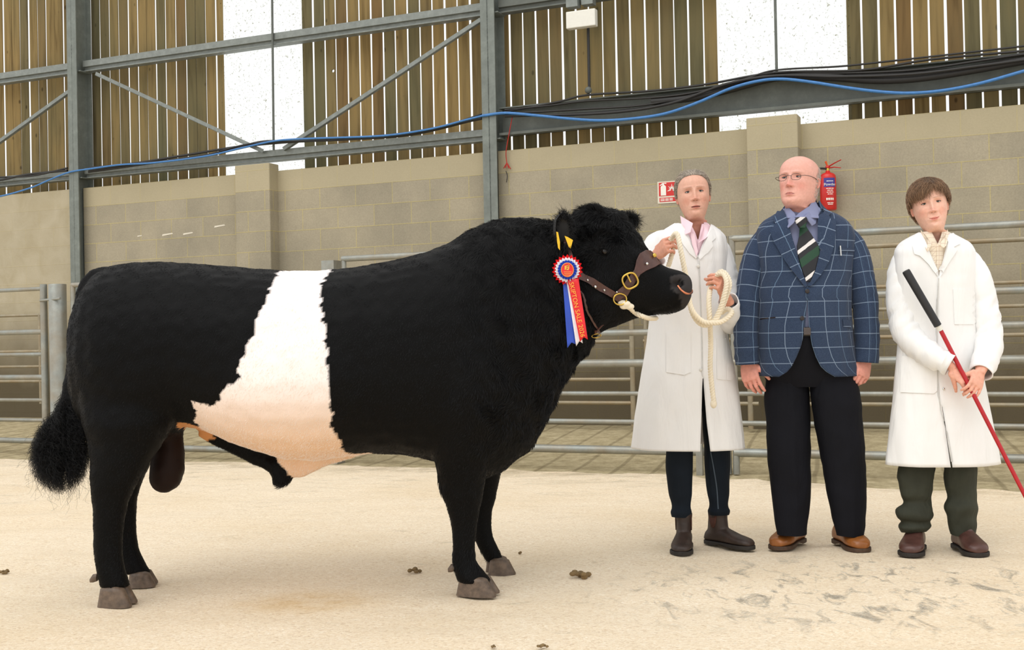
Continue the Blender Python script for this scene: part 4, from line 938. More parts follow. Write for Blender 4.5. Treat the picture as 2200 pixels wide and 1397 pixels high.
class Head:
    def __init__(s, H, chin, Y, yaw=0, pitch=0, roll=0, ws=1.0, cfg=None):
        s.H = H; s.yaw, s.pitch, s.roll = yaw, pitch, roll; s.cfg = c = dict(nose=1.0, lips=1.0, jowl=0.0, smile=0.0, brow=1.0, jaw=1.0, open=0.0, neck=1.0, tw=1.0, td=1.0, cheek=1.0, eyeo=1.0); c.update(cfg or {})
        s.ws = ws; s.n = 132; cc = np.concatenate([np.linspace(-3.0, -.5, 16)[:-1], np.linspace(-.5, -.06, 20)[:-1], np.linspace(-.06, .70, 118)[:-1], 1 - .30 * (1 - np.linspace(0, 1, 36)) ** 1.7]); s.c = cc; s.k = len(cc)
        W = cs(cc, HK[:, 0], HK[:, 1]) * ws; F = cs(cc, HK[:, 0], HK[:, 2]); B = cs(cc, HK[:, 0], HK[:, 3]); th = np.arange(s.n) / s.n * 2 * math.pi - math.pi; th = th + .0
        low = (cc < -.45)[:, None]
        W = W * np.where((cc > -.03) & (cc < .35), 1 + (c['jaw'] - 1) * np.exp(-((cc - .1) / .16) ** 2), 1) * np.where(cc > -.5, 1 + (c['neck'] - 1) * smooth01((-.01 - cc) / .14), 1) * np.where(cc < -.5, c['tw'], 1); F = F * np.where(cc < -.5, c['td'], 1); B = B * np.where(cc < -.5, c['td'], 1)
        C = np.repeat(cc[:, None], s.n, 1); S, Co = np.sin(th)[None, :], np.cos(th)[None, :]
        e = .92; A = W[:, None] * spow(S, e); Bf = np.where(Co > 0, F[:, None], B[:, None]) * spow(Co, e * .95)
        s.a0 = A.copy(); ff = np.clip(Co, 0, 1) ** .6 * (C > -.2)
        g = lambda x, x0, sg: np.exp(-((x - x0) / sg) ** 2); aa = np.abs(A); D = np.zeros_like(A)
        nh = np.interp(C, [.30, .335, .352, .372, .40, .46, .53, .58, .63], np.array([0, .01, .085, .128, .122, .088, .052, .028, .0]) * c['nose']); nw = np.interp(C, [.33, .37, .45, .55, .62], [.052, .046, .034, .030, .05])
        D += nh * np.exp(-(aa / nw) ** 2.4)
        D += .050 * c['nose'] * g(aa, .060, .026) * g(C, .368, .026)                       # wings
        D -= .020 * g(aa, .030, .014) * g(C, .342, .010)                                   # nostrils
        D -= .062 * g(aa, .125, .062) * g(C, .545, .050) - .022 * g(aa, .130, .045) * g(C, .536, .030)
        D += .020 * c['brow'] * g(C, .625, .030) * g(aa, .12, .10); D -= .010 * g(aa, 0, .03) * g(C, .60, .03)
        D += .024 * g(aa, .215, .075) * g(C, .42, .075) * c['cheek']
        mo = .215 + c['smile'] * .022 * (aa / .10) ** 2; mw = np.exp(-(aa / .085) ** 2.2)
        D += .030 * g(aa, 0, .12) * g(C, .235, .085)
        D += c['lips'] * mw * (.016 * g(C, mo + .021, .015) + .019 * g(C, mo - .024, .018) - .017 * g(C, mo, .0075))
        D -= .020 * g(aa, 0, .09) * g(C, .155, .022); D += .030 * g(aa, 0, .085) * g(C, .075, .050); D -= .006 * g(aa, 0, .014) * g(C, .29, .03)
        D -= (.012 + .01 * c['smile']) * g(aa, .105 + .35 * (.36 - C), .013) * g(C, .29, .06)      # nasolabial fold
        D += c['jowl'] * (.05 * g(aa, .17, .08) * g(C, .08, .07) + .06 * g(aa, 0, .14) * g(C, -.06, .06))
        s.A = A * (1 + 0 * D); s.B = Bf + D * ff; s.C = C; s.th = np.repeat(th[None, :], s.k, 0)
        s.torso = P(*s.cfg['torso']); s.yaw -= math.atan2(*P(*chin, Y)[:2]); R = s.R(1.0); s.o = P(*chin, Y) - R @ V(0, .44, 0) * H
    def R(s, w):
        y, p, r = s.yaw * w, s.pitch * w, s.roll * w   # columns: images of a, b, c axes in world
        Ry = np.array([[math.cos(r), 0, -math.sin(r)], [0, 1, 0], [math.sin(r), 0, math.cos(r)]])
        Rp = np.array([[1, 0, 0], [0, math.cos(p), -math.sin(p)], [0, math.sin(p), math.cos(p)]])
        y = y if w > 0 else 0
        Rz = np.array([[math.cos(y), math.sin(y), 0], [-math.sin(y), math.cos(y), 0], [0, 0, 1]])
        return np.diag([1., -1., 1.]) @ Rz @ Rp @ Ry
    def tw(s, q):
        q = np.atleast_2d(q); out = np.zeros_like(q, dtype=float); w = smooth01((q[:, 2] + .42) / .36)
        sh = (s.torso - s.o) * V(1, 1, 0); w2 = smooth01((-.15 - q[:, 2]) / .55); w3 = np.clip((-.7 - q[:, 2]) / 3, 0, 1)[:, None] * .0
        for i, p in enumerate(q):
            out[i] = s.o + s.H * (s.R(w[i]) @ p) + sh * w2[i]
        return out
    def verts(s):
        q = np.stack([s.A.ravel(), s.B.ravel(), s.C.ravel()], 1); v = s.tw(q); n, k = s.n, s.k
        f = [(i * n + j, i * n + (j + 1) % n, (i + 1) * n + (j + 1) % n, (i + 1) * n + j) for i in range(k - 1) for j in range(n)]
        return v, f, q
    def surf(s, a, c):
        d = (s.A - a) ** 2 + (s.C - c) ** 2 + 10 * (np.cos(s.th) < 0); i = np.unravel_index(np.argmin(d), d.shape); return V(a, s.B[i], c)
def face_colour(h, q, skin, lip, brow, pal):
    a, b, c = q[:, 0], q[:, 1], q[:, 2]; aa = np.abs(a); g = lambda x, x0, sg: np.exp(-((x - x0) / sg) ** 2); front = b > 0.1
    col = np.tile(np.array(skin, float), (len(q), 1)); red = np.array(pal['red'])
    def mixc(w, cc):
        nonlocal col; w = np.clip(w, 0, 1)[:, None]; col = col * (1 - w) + np.array(cc) * w
    mixc(pal.get('cheek', .3) * g(aa, .19, .09) * g(c, .36, .09) * front, red); mixc(pal.get('nose', .3) * g(aa, 0, .07) * g(c, .39, .06) * front, red); mixc(pal.get('neck', .12) * smooth01((.03 - c) / .16), red)
    mixc(.35 * g(aa, .13, .07) * g(c, .54, .035) * front, np.array(skin) * V(.80, .62, .58))
    mo = .215 + h.cfg['smile'] * .022 * (aa / .10) ** 2; lipm = (np.abs(c - mo + .002) < .034 * np.clip(1 - (aa / .098) ** 2, 0, 1)) & front; mixc(lipm * .75, lip)
    mixc(((np.abs(c - mo) < (.0045 + h.cfg['open'] * .009)) & (aa < .088) & front) * .85, np.array(lip) * .22)
    bc = .622 + .012 * np.cos((aa - .13) * 14); mixc(g(c, bc, .011) * ((aa > .045) & (aa < .215) & front) * pal.get('browv', .7) * np.clip(1.25 - aa / .22, 0, 1), brow)
    mixc(g(aa, .030, .012) * g(c, .342, .007) * front * .9, (.05, .02, .015))
    return col
SKIN = NT('skin'); _at = SKIN.node('ShaderNodeAttribute'); _at.attribute_name = 'tint'
SKIN.set(SKIN.mix(1.0, _at.outputs['Color'], SKIN.ramp(SKIN.noise(90, 4), [(.3, (.93, .91, .90)), (.7, (1.05, 1.05, 1.05))]), 'MULTIPLY'), .48, 0, .35)
SKIN.b.inputs['Subsurface Weight'].default_value = .12; SKIN.b.inputs['Subsurface Radius'].default_value = (.012, .005, .003); SKIN.b.inputs['Subsurface Scale'].default_value = .5
SKIN.bump(SKIN.noise(160, 3), .08, .001); M['skin'] = SKIN.m
t = NT('eyeball'); _a = t.node('ShaderNodeAttribute'); _a.attribute_name = 'tint'; t.set(_a.outputs['Color'], .12, 0, .5); M['eyeball'] = t.m

def ear_mesh(h, side):
    m = MB(); W_ = .322 * (h.ws if hasattr(h, 'ws') else 1); c0 = V(side * (W_ + .012), -.045, .462); e1 = V(side * .48, -.88, .05); e1 /= np.linalg.norm(e1); up = V(side * .10, -.12, 1); up = up - e1 * (up @ e1); up /= np.linalg.norm(up); nn = np.cross(e1, up)
    def E(a, k=1.0):
        x, z = math.cos(a), math.sin(a); w = .052 * (1 + .22 * z); return c0 + e1 * (w * x * k) + up * (.098 * z * k)
    R = []
    for k, d in ((.02, -.010), (.5, -.008), (.8, .0), (1.0, .010), (1.06, .004), (1.0, -.008), (.6, -.024), (.02, -.028)): R.append([E(a, k) + nn * d * -side * (1 if True else 0) for a in np.arange(24) * 2 * math.pi / 24])
    m.rings(R, True); m.tube([E(a, .97) for a in np.linspace(-.9, 3.6, 18)], .011, 8); m.ball(E(-1.45, .82), (.020, .018, .024), 10, 7); m.tube([E(3.3, .9), E(3.6, .75), E(4.2, .7)], .012, 8)
    return m
def hand(wrist, yd, zd, side, curls, thumb=(.5, .3, .3, .35), sc=1.0, spread=.05, fore=.05):
    """wrist point, finger direction, dorsal direction, side=+1 if the thumb lies on yd x zd"""
    yd = np.asarray(yd, float); yd /= np.linalg.norm(yd); zd = np.asarray(zd, float); zd = zd - yd * (zd @ yd); zd /= np.linalg.norm(zd); xd = np.cross(yd, zd) * side
    T = lambda x, y, z: wrist + sc * (xd * x + yd * y + zd * z); m = MB()
    m.rings([[T(w * math.cos(a), y, z0 + d * math.sin(a)) for a in np.arange(18) * 2 * math.pi / 18] for y, w, d, z0 in ((-.01, .026, .019, 0), (.01, .028, .018, 0), (.03, .036, .017, -.002), (.055, .041, .016, -.003), (.08, .042, .014, -.002), (.094, .037, .011, -.002))])
    m.tube([T(0, -fore, 0), T(0, -fore / 2, 0), T(0, 0, 0), T(0, .012, 0)], [.034 * sc, .031 * sc, .026 * sc, .024 * sc], 16, flat=.8)
    m.ball(T(.026, .030, -.010), V(.020, .028, .014) * sc, ax=[xd, yd, zd])
    nails = []
    for i, (x, ln) in enumerate(((.031, .072), (.0105, .080), (-.0105, .074), (-.031, .058))):
        y0 = .088 - .004 * (i == 0) - .007 * (i == 3) - .0 ; p = V(x, y0, -.001); sp = (1.5 - i) * spread; a = 0.0; pts = [p - V(0, .018, 0), p]; rad = [.0098, .0100]
        for j, (fr, cu) in enumerate(zip((.45, .30, .25), curls[i])):
            a += cu; d = V(math.sin(sp) * math.cos(a), math.cos(a), -math.sin(a)); p = p + d * ln * fr * .5; pts.append(p); rad.append([.0088, .0080, .0074][j]); p = p + d * ln * fr * .5; pts.append(p); rad.append([.0092, .0083, .0058][j])
        m.tube([T(*q) for q in pts], [r * sc * (.88 if i == 3 else 1) for r in rad], 12); m.ball(T(*pts[-1]), .0062 * sc)
        up = V(0, math.sin(a), math.cos(a)); nails.append((T(*(pts[-2] * .35 + pts[-1] * .65 + up * .0055)), xd, (pts[-1] - pts[-2])[1] * yd + (pts[-1] - pts[-2])[2] * zd, up[1] * yd + up[2] * zd))
    out, fw, cu, cv = thumb; p = V(.030, .022, -.006); pts = [p - V(.014, .01, 0), p]; rad = [.013, .0135]; az, el = out, -fw
    for j, ln in enumerate((.040, .030, .024)):
        d = V(math.sin(az) * math.cos(el), math.cos(az) * math.cos(el), math.sin(el)); p = p + d * ln; pts.append(p); rad.append([.0115, .0100, .0070][j]); az -= cu; el -= cv
    m.tube([T(*q) for q in pts], [r * sc for r in rad], 12); m.ball(T(*pts[-1]), .0076 * sc)
    return m, T
def build_body(h, skin, lip, brow, pal, hands, arms, parent, eye_col):
    v, f, q = h.verts(); col = face_colour(h, q, skin, lip, brow, pal); m = MB(); m.add(v, f); cols = [col]
    for side in (-1, 1):
        e = ear_mesh(h, side); k = len(m.v); m.add(h.tw(np.array(e.v)), e.f); cols.append(np.tile(np.array(skin) * V(1, .82, .80), (len(e.v), 1)))
    for hd in hands:
        hv, hf = remesh(hd, .0026, 3, .5); m.add(hv, hf); hc = np.tile(np.array(skin) * np.array(pal.get('hand', (1, .92, .90))), (len(hv), 1)); cols.append(hc * (1 + .08 * snoise(hv, 35, 5, 2))[:, None])
    for ar in arms:
        k = MB(); k.tube(spline(ar, 5), list(np.linspace(.045, .03, (len(ar) - 1) * 5 + 1)), 12); m.add(k.v, k.f); cols.append(np.tile(np.array(skin), (len(k.v), 1)))
    o = mk('body', m, M['skin'], parent); colour_attr(o, np.concatenate(cols))
    for side in (-1, 1):
        s_ = h.surf(side * .128, .538); c = s_ + V(0, -.017, .0); e = MB(); e.ball((0, 0, 0), 1, 22, 16); qq = np.array(e.v)
        rad = V(.060, .036, .0235 * h.cfg['eyeo']); loc = qq * rad + c; g_ = h.cfg.get('gaze', (0, 0)); dx = (qq[:, 0] * rad[0] - g_[0] * .02) ; dz = qq[:, 2] * rad[2] - .002 - g_[1] * .01; r2 = np.sqrt(dx ** 2 + dz ** 2)
        col = np.tile(V(.40, .34, .31), (len(qq), 1)); col[(r2 < .0245) & (qq[:, 1] > 0)] = eye_col; col[(r2 < .011) & (qq[:, 1] > 0)] = .004; eo = mk('eye', (h.tw(loc), e.f), M['eyeball'], parent); colour_attr(eo, col)
        up = []; lo = []
        for t_ in np.linspace(-1, 1, 15):
            z = .024 * (1 - t_ * t_) ** .6; x = side * .128 + .060 * t_; y = s_[1] - .008 + .014 * (1 - t_ * t_); up.append(V(x, y, .536 + z * h.cfg['eyeo'] + .003)); lo.append(V(x, y - .004, .536 - z * .62 * h.cfg['eyeo']))
        m2 = MB(); m2.tube(h.tw(np.array(up) + V(0, -.003, .006)), .0105 * h.H, 8); m2.tube(h.tw(np.array(lo) - V(0, .003, .005)), .0075 * h.H, 8); lo_ = mk('eyelids', m2, M['skin'], parent); colour_attr(lo_, np.array(skin) * V(.86, .70, .66))
        m3 = MB(); m3.tube(h.tw(np.array(up) + V(0, .0075, -.001)), [.0045 * h.H] * 15, 6); mk('eyelashes', m3, M['lash'], parent)
    return o
M['lash'] = simple('lashes', (.03, .018, .012), .7)

def strands(h, seeds, field, npt, step, rise, mat, parent, name='hair', rad=.0007, jit=.25, drop=0.0, seed=3):
    """hair that follows the skull; seeds are local (a,b,c) points; field(p,t)->direction"""
    v, f, q = h.verts(); sel = h.C.ravel() > -.3; lv = q
    bv_ = BVHTree.FromPolygons([Vector(x) for x in lv], f); r = np.random.default_rng(seed); out = []
    for s_ in seeds:
        p = Vector(s_); row = []; j = V(*r.normal(size=3)) * jit; l = r.uniform(.75, 1.2) * (min(1, max(.22, (s_[2] - .38) / .45)) if s_[1] > -.2 else min(1, max(.3, (s_[2] - .05) / .6))); rs = rise * r.uniform(.3, 1.15)
        for k in range(npt):
            t_ = k / (npt - 1); co, n, _, _ = bv_.find_nearest(p)
            if co is None: break
            n = np.array(n); co = np.array(co)
            if n @ (co - V(0, 0, .5)) < 0: n = -n
            hgt = rs * math.sin(min(1, .25 + t_ * 1.1) * math.pi / 2) * (1 - drop * t_)
            w = co + n * hgt; row.append(w); d = np.array(field(w, t_)) + j; d = d - n * (d @ n) * .85; d /= np.linalg.norm(d) + 1e-9; p = Vector(w + d * step * l)
        out.append(row)
    out = np.array(out); w = h.tw(out.reshape(-1, 3)).reshape(out.shape)
    rr = np.linspace(1, .35, npt) * rad; return hairs(name, w, list(rr), mat, parent, 'stuff')
def scalp(h, line, off, mat, parent, name='hair'):
    v, f, q = h.verts(); d0 = q[:, 2] - line(q); keep = d0 > -.05; cen = V(0, 0, .5); d = q - cen; d /= np.linalg.norm(d, axis=1)[:, None] + 1e-9
    w = smooth01(d0 / .07); o_ = -.008 + (off(q) + .008) * w + .006 * w * snoise(q * V(3, 3, 1), 2.5, 8, 2); q2 = q + d * o_[:, None]; idx = np.where(keep)[0]; mp = -np.ones(len(q), int); mp[idx] = range(len(idx)); ff = [tuple(mp[i] for i in x) for x in f if all(keep[i] for i in x)]
    return mk(name, (h.tw(q2[idx]), ff), mat, parent)
def crumple(v, amp, fr, seed, nrm, mask=None):
    a = amp * snoise(v * np.array(fr), 1.0, seed, 2)
    if mask is not None: a = a * mask
    return v + nrm * a[:, None]
def garment(rows, Y0, name, mat, parent, n=96, th=.004, amp=.004, fr=(9, 9, 2.2), seed=1, e=2.3, gap=None, k=7, hem=0.0, uo=0.0, fold=0.0, nf=9):
    """rows: y, xl, xr, d_front, d_back ; gap: y, gl, gr (pixel edges of a front opening)"""
    rows = np.array(rows, float); ys = np.concatenate([np.linspace(rows[i, 0], rows[i + 1, 0], k, endpoint=False) for i in range(len(rows) - 1)] + [[rows[-1, 0]]])
    col = [cs(ys, rows[:, 0], rows[:, i]) for i in range(1, 5)]; R = []; UVs = []
    for i, y in enumerate(ys):
        xl, xr, df, db = (c[i] for c in col); a, b = P(xl, y, Y0), P(xr, y, Y0); c = (a + b) / 2; fd = towards(c); A = (b - a) / 2; cx = (xl + xr) / 2; hw = (xr - xl) / 2
        if gap is not None:
            gl, gr = np.interp(y, gap[:, 0], gap[:, 1]), np.interp(y, gap[:, 0], gap[:, 2])
        else: gl = gr = cx
        inv = lambda x: math.acos(max(-1, min(1, spow((x - cx) / hw, e / 2)))); t0, t1 = inv(gr), inv(gl) - 2 * math.pi
        if gap is not None and gr - gl < 1.0: t0, t1 = t0 + .03, t1 - .03     # overlap of the fronts
        r = []; u = 0; prev = None
        for j in range(n):
            q = t0 + (t1 - t0) * j / (n - 1); x_, y_ = math.cos(q), math.sin(q); ov = (.004 * (1 - j / (n - 1)) if (gap is not None and gr - gl < 1.0) else 0)
            fo = fold * math.sin(q * nf + seed) * max(0, (y - rows[0, 0]) / (rows[-1, 0] - rows[0, 0])) ** 1.6
            p = c + A * spow(x_, 2 / e) * (1 + fo) + fd * ((df if y_ > 0 else db) * spow(y_, 2 / e) * (1 + fo) + ov); u += np.linalg.norm(p - prev) if prev is not None else 0; prev = p; r.append(p); UVs.append([u, p[2]])
        mid = next((j for j in range(n) if True), 0)
        R.append(r)
    m = MB(); m.rings(R, False, gap is None); nn = vnormals(np.array(m.v), m.f); v = np.array(m.v); cen = np.repeat(np.array([np.mean(r, 0) for r in R]), n, 0); flip = np.sum(nn * (v - cen), 1) < 0; nn[flip] *= -1
    v = crumple(v, amp, fr, seed, nn); nz = snoise(v * np.array(fr) * V(1.3, 1.3, .9), 1.0, seed + 5, 2); v = v + nn * (amp * 1.1 * (.4 - np.abs(nz)))[:, None]
    o = mk(name, (v, m.f), mat, parent, uvs=UVs); mod_solid(o, th, 1 if False else 0); return o
def sleeve(line, Y0, name, mat, parent, amp=.005, seed=2, k=9, n=40, flat=.95, th=.004):
    """line: x, y, dY, radius px"""
    ps = spline([P(x, y, Y0 + d) for x, y, d, _ in line], k); r0 = np.array([q[3] for q in line]) / (FPX / Y0); rr = np.interp(np.linspace(0, 1, len(ps)), np.linspace(0, 1, len(line)), r0)
    m = MB(); m.tube(ps, list(rr), n, cap=False, flat=flat, uvs=float(2 * math.pi * rr.mean())); nn = vnormals(np.array(m.v), m.f); v = np.array(m.v)
    T, _, _ = frames(ps); tt = np.repeat(np.array(T), n, 0); ln = np.repeat(np.concatenate([[0], np.cumsum([np.linalg.norm(ps[i + 1] - ps[i]) for i in range(len(ps) - 1)])]), n)
    u = ln / ln.max(); w = np.exp(-((u - .5) / .18) ** 2) + .7 * np.exp(-((u - 1) / .25) ** 2) + .4
    cenr = np.repeat(np.array(ps), n, 0); flip = np.sum(nn * (v - cenr), 1) < 0; nn[flip] *= -1
    nz = snoise(np.stack([ln * 9 + v[:, 0] * 6, v[:, 0] * 7, v[:, 1] * 7 + v[:, 2] * 3], 1), 1.0, seed, 2); v = v + nn * (amp * w * (.55 - 1.5 * np.abs(nz)))[:, None]
    o = mk(name, (v, m.f), mat, parent, uvs=m.uv); mod_solid(o, th, 0); return o
def sheet(pts, name, mat, parent, th=.004, uvs=None, bevel=0, sub=0):
    """thin folded cloth piece from (px, py, Y) corners"""
    q = [P(x, y, Y) for x, y, Y in pts]; m = MB(); m.add(q, [tuple(range(len(q)))], [(x / 480, -y / 480) for x, y, _ in pts]); a = np.zeros(3)
    for i in range(len(q)): a += np.cross(q[i], q[(i + 1) % len(q)])
    if a @ (q[0] - CAM) > 0: m.f = [m.f[0][::-1]]
    o = mk(name, m, mat, parent, smooth=False); mod_solid(o, th, -1)
    return mod_bevel(o, th * .45, 2) and o
def legs(rows, Y0, mb, amp=.003, seed=4, fr=(6, 6, 7), dy=.9, k=6, wy=0.0, crease=0.0):
    rows = np.array(rows, float); ys = np.concatenate([np.linspace(rows[i, 0], rows[i + 1, 0], k, endpoint=False) for i in range(len(rows) - 1)] + [[rows[-1, 0]]]); xl = cs(ys, rows[:, 0], rows[:, 1]); xr = cs(ys, rows[:, 0], rows[:, 2]); m = MB(); R = []
    for y, a_, b_ in zip(ys, xl, xr):
        Y = Y0 + wy * (1 - (y - ys[0]) / (ys[-1] - ys[0])); a, b = P(a_, y, Y), P(b_, y, Y); w = min(np.linalg.norm(b - a) / 2 * dy, .115); r = ring_h(a, b, w, w, 40, 2.05)
        if crease: r = [p + V(0, -crease * math.exp(-((p[0] - (a[0] + b[0]) / 2) / .012) ** 2), 0) if p[1] < Y else p for p in r]
        R.append(r)
    m.rings(R, True); v = np.array(m.v); nn = vnormals(v, m.f); cen = np.repeat(np.array([np.mean(r, 0) for r in R]), 40, 0); nn[np.sum(nn * (v - cen), 1) < 0] *= -1
    v = crumple(v, amp, fr, seed, nn); mb.add(v, m.f); return mb
def shoe(toe_px, head, ln, parent, upper, sole, shaft=0.0, hw=.046, hgt=1.0, name='boot', heel=.022, gusset=None, toe_cap=None, lab=None, ankle=.27, sw=.046):
    toe = G(*toe_px, .0); h_ = math.radians(head) - math.atan2(toe[0], toe[1]); d = V(math.sin(h_), -math.cos(h_), 0); s_ = V(math.cos(h_), math.sin(h_), 0); hl = toe - d * ln; hl[2] = 0
    T = lambda t_, x, z: hl + d * ln * t_ + s_ * x + V(0, 0, z); m = MB(); R = []
    for t_, w, top in ((.02, .5, .045), (.06, .66, .066), (.15, .74, .085), (.30, .76, .092), (.42, .78, .088), (.55, .88, .075), (.68, .98, .062), (.80, .98, .055), (.90, .84, .050), (.955, .64, .043), (.985, .42, .036)):
        z0 = .016; zt = top * hgt; w = w * hw; R.append([T(t_, w * spow(math.cos(a), .85), (z0 + zt) / 2 + (zt - z0) / 2 * spow(math.sin(a), .9 if math.sin(a) > 0 else .5)) for a in np.arange(28) * 2 * math.pi / 28])
    m.rings(R); 
    if shaft: m.rings([[T(ankle + (z - .05) * .0 + .0, 0, z) + d * (b * math.cos(a)) + s_ * (w * math.sin(a)) for a in np.arange(28) * 2 * math.pi / 28] for z, b, w in ((.04, sw * 1.25, sw * .72), (.09, sw * 1.12, sw * .76), (.13, sw, sw * .80), (shaft * .85, sw * 1.0, sw * .86), (shaft, sw * 1.03, sw * .9))])
    v, f = remesh(m, .0045, 6, .5); b = thing_part(name, parent, v, f, upper, lab)
    def outline(t_): return (np.interp(t_, [0, .04, .12, .3, .45, .6, .74], [.34, .62, .78, .80, .78, .92, 1.03]) if t_ < .74 else 1.03 * math.sqrt(max(0, 1 - ((t_ - .74) / .272) ** 2)) + .03) * hw
    sm = MB(); ts = np.concatenate([np.linspace(0, .1, 5), np.linspace(.15, .85, 12), np.linspace(.87, 1.010, 14)])
    prof = [T(t_, outline(t_) * 1.03, 0) for t_ in ts] + [T(t_, -outline(t_) * 1.03, 0) for t_ in ts[::-1]]
    arch = lambda p: heel * .45 if .32 < ((p - hl) @ d) / ln < .55 else .002
    sm.rings([[p + V(0, 0, arch(p)) for p in prof], [p + V(0, 0, .020) for p in prof]]); so = mk('sole', sm, sole, b, smooth=False); mod_bevel(so, .003, 2)
    if gusset and shaft:
        for sg in (-1, 1):
            g_ = MB(); rows_ = [[T(ankle, 0, z) + d * (w_ * q) + s_ * sg * (sw * .775) for q in (-1, -.5, 0, .5, 1)] for z, w_ in ((.085, .008), (.11, .018), (shaft * .95, .026))]
            g_.rings(rows_, False, False); go = mk('elastic_gusset', g_, gusset, b); mod_solid(go, .003, 0)
    return b, T
def thing_part(name, parent, v, f, mat, lab=None):
    return mk(name, (v, f), mat, parent, label=lab)
def buttons(px, bvh, r, mat, parent, Yd):
    for x, y in px:
        p, n_ = hit(bvh, x, y, .004, Yd); m = MB(); k = V(0, -1, 0); m.ball(p, V(r, .0025, r), 14, 8); mk('button', m, mat, parent)
def cloth(name, c, rough=.8, var=.05, weave=900, bump=.12, spec=.2, sheen=0.0, fold=.0):
    t = NT(name); c = np.array(c); col = t.ramp(t.noise(6, 4), [(.3, tuple(c * (1 - var))), (.7, tuple(np.minimum(c * (1 + var), 1)))]); t.set(col, rough, 0, spec, sheen)
    h = t.noise(weave, 2); b = t.bump(h, bump, .0006)
    if fold: t.bump(t.noise(5, 3, vec=t.mapped((2.2, 2.2, .55)), dist=.8), fold, .03, prev=b)
    return t.m
M['coat'] = cloth('white_cotton', (.88, .88, .87), .75, .02, fold=.35); M['coat_w'] = cloth('white_cotton_warm', (.84, .83, .815), .75, .02, fold=.35)
M['pink'] = cloth('pink_cotton', srgb(244, 214, 222), .75, .03); M['jeans'] = cloth('dark_denim', srgb(19, 27, 36), .8, .3, 500, .3, fold=.4); M['black_wool'] = cloth('black_wool', srgb(15, 16, 23), .8, .15, fold=.3)
M['green_twill'] = cloth('dark_green_moleskin', srgb(58, 60, 50), .75, .22, 500, .3, fold=.5); M['lav'] = cloth('lavender_cotton', srgb(136, 142, 174), .7, .05, fold=.2)
M['btn'] = simple('pale_button', srgb(225, 222, 214), .35); M['btn_dark'] = simple('dark_button', srgb(38, 30, 30), .3)
M['boot_brown'] = simple('worn_brown_leather', srgb(52, 38, 31), .5, var=.3, scale=22, bump=.3); M['boot_tan'] = simple('tan_leather', srgb(146, 88, 40), .32, var=.2, scale=18, bump=.15); M['boot_ox'] = simple('oxblood_leather', srgb(80, 52, 45), .4, var=.3, scale=20, bump=.2)
M['rubber'] = simple('dark_rubber_sole', srgb(38, 33, 29), .7, var=.3, scale=60); M['sole_brown'] = simple('brown_stacked_sole', srgb(70, 50, 36), .6, var=.3, scale=60); M['elastic'] = simple('brown_elastic', srgb(74, 40, 28), .8, var=.2, scale=90)
M['stitch'] = simple('seam_stitch', srgb(205, 204, 200), .8)
def hairmat(name, c, var=.35): return fur_mat(name, c, .42, .4, var)

# ================================================================== WOMAN
YW = 5.40
wt = thing('person', 'person in a long white coat over pink shirt, holding a rope by the bull\'s nose', 'person', G(1520, 1190))
hw = Head(.222, (1497, 467), YW - .11, yaw=.06, pitch=.02, roll=math.radians(4), ws=.99, cfg=dict(torso=(1482, 600, YW), nose=1.22, lips=.85, jaw=.92, open=.9, neck=.95, tw=.95, td=.62, eyeo=.92, cheek=1.2))
w_skin = srgb(222, 172, 150)
# raised hand at the rope (its palm towards her, back of the hand to the left and to us)
y1 = V(.45, -.75, .45); y1 /= np.linalg.norm(y1); y2 = V(-.35, -.70, .60); y2 /= np.linalg.norm(y2)
h1, T1 = hand(P(1431, 527, YW - .33) - y1 * .088, y1, V(-.75, -.55, .1), -1, [(.75, .9, .4), (.8, 1.0, .5), (.85, 1.05, .5), (.9, 1.1, .5)], (.15, .75, .1, .2), .95, .03, .06)
h2, T2 = hand(P(1546, 607, YW - .31) - y2 * .088, y2, V(.75, -.60, .1), 1, [(.7, .9, .45), (.8, 1.0, .5), (.85, 1.05, .5), (.9, 1.1, .5)], (.1, .75, .1, .2), .95, .03, .06)
build_body(hw, w_skin, srgb(196, 110, 98), srgb(128, 98, 80), dict(red=srgb(216, 128, 104), cheek=.3, nose=.3, neck=.4, browv=.5, hand=(.98, .84, .78)), [h1, h2], [], wt, srgb(84, 92, 90))
wr = [(484, 1446, 1532, .085, .10), (494, 1428, 1545, .10, .11), (506, 1412, 1556, .115, .12), (525, 1403, 1562, .13, .13), (570, 1402, 1562, .135, .135), (640, 1402, 1560, .135, .13), (700, 1396, 1560, .14, .14), (760, 1386, 1572, .15, .16), (820, 1377, 1584, .165, .17), (880, 1369, 1592, .175, .18), (930, 1362, 1598, .18, .185), (962, 1359, 1601, .182, .187)]
wg = np.array([(480, 1462, 1528), (500, 1474, 1522), (530, 1490, 1508), (553, 1499, 1500), (600, 1503, 1503.5), (700, 1507, 1507.5), (800, 1509, 1509.6), (830, 1507, 1511), (900, 1505, 1516), (962, 1503, 1524)])
M['coat_w'] = M['coat_w']
cw = garment(wr, YW, 'coat', M['coat_w'], wt, amp=.0035, seed=11, gap=wg, fold=.018, nf=7)
wb = bvh_of(cw)
srow = [(484, 1458, 1524, .07, .09), (500, 1440, 1538, .088, .10), (530, 1425, 1545, .11, .11), (600, 1420, 1545, .115, .11), (680, 1420, 1545, .11, .11)]
garment(srow, YW, 'shirt', M['pink'], wt, amp=.002, seed=12, gap=np.array([(480, 1482, 1508), (505, 1494, 1503), (522, 1499, 1499.5), (700, 1500, 1500.5)]))
sheet([(1461, 463, YW + .01), (1476, 472, YW - .07), (1488, 479, YW - .13), (1485, 489, YW - .145), (1483, 499, YW - .15), (1472, 504, YW - .135), (1464, 486, YW - .08)], 'shirt_collar', M['pink'], wt)
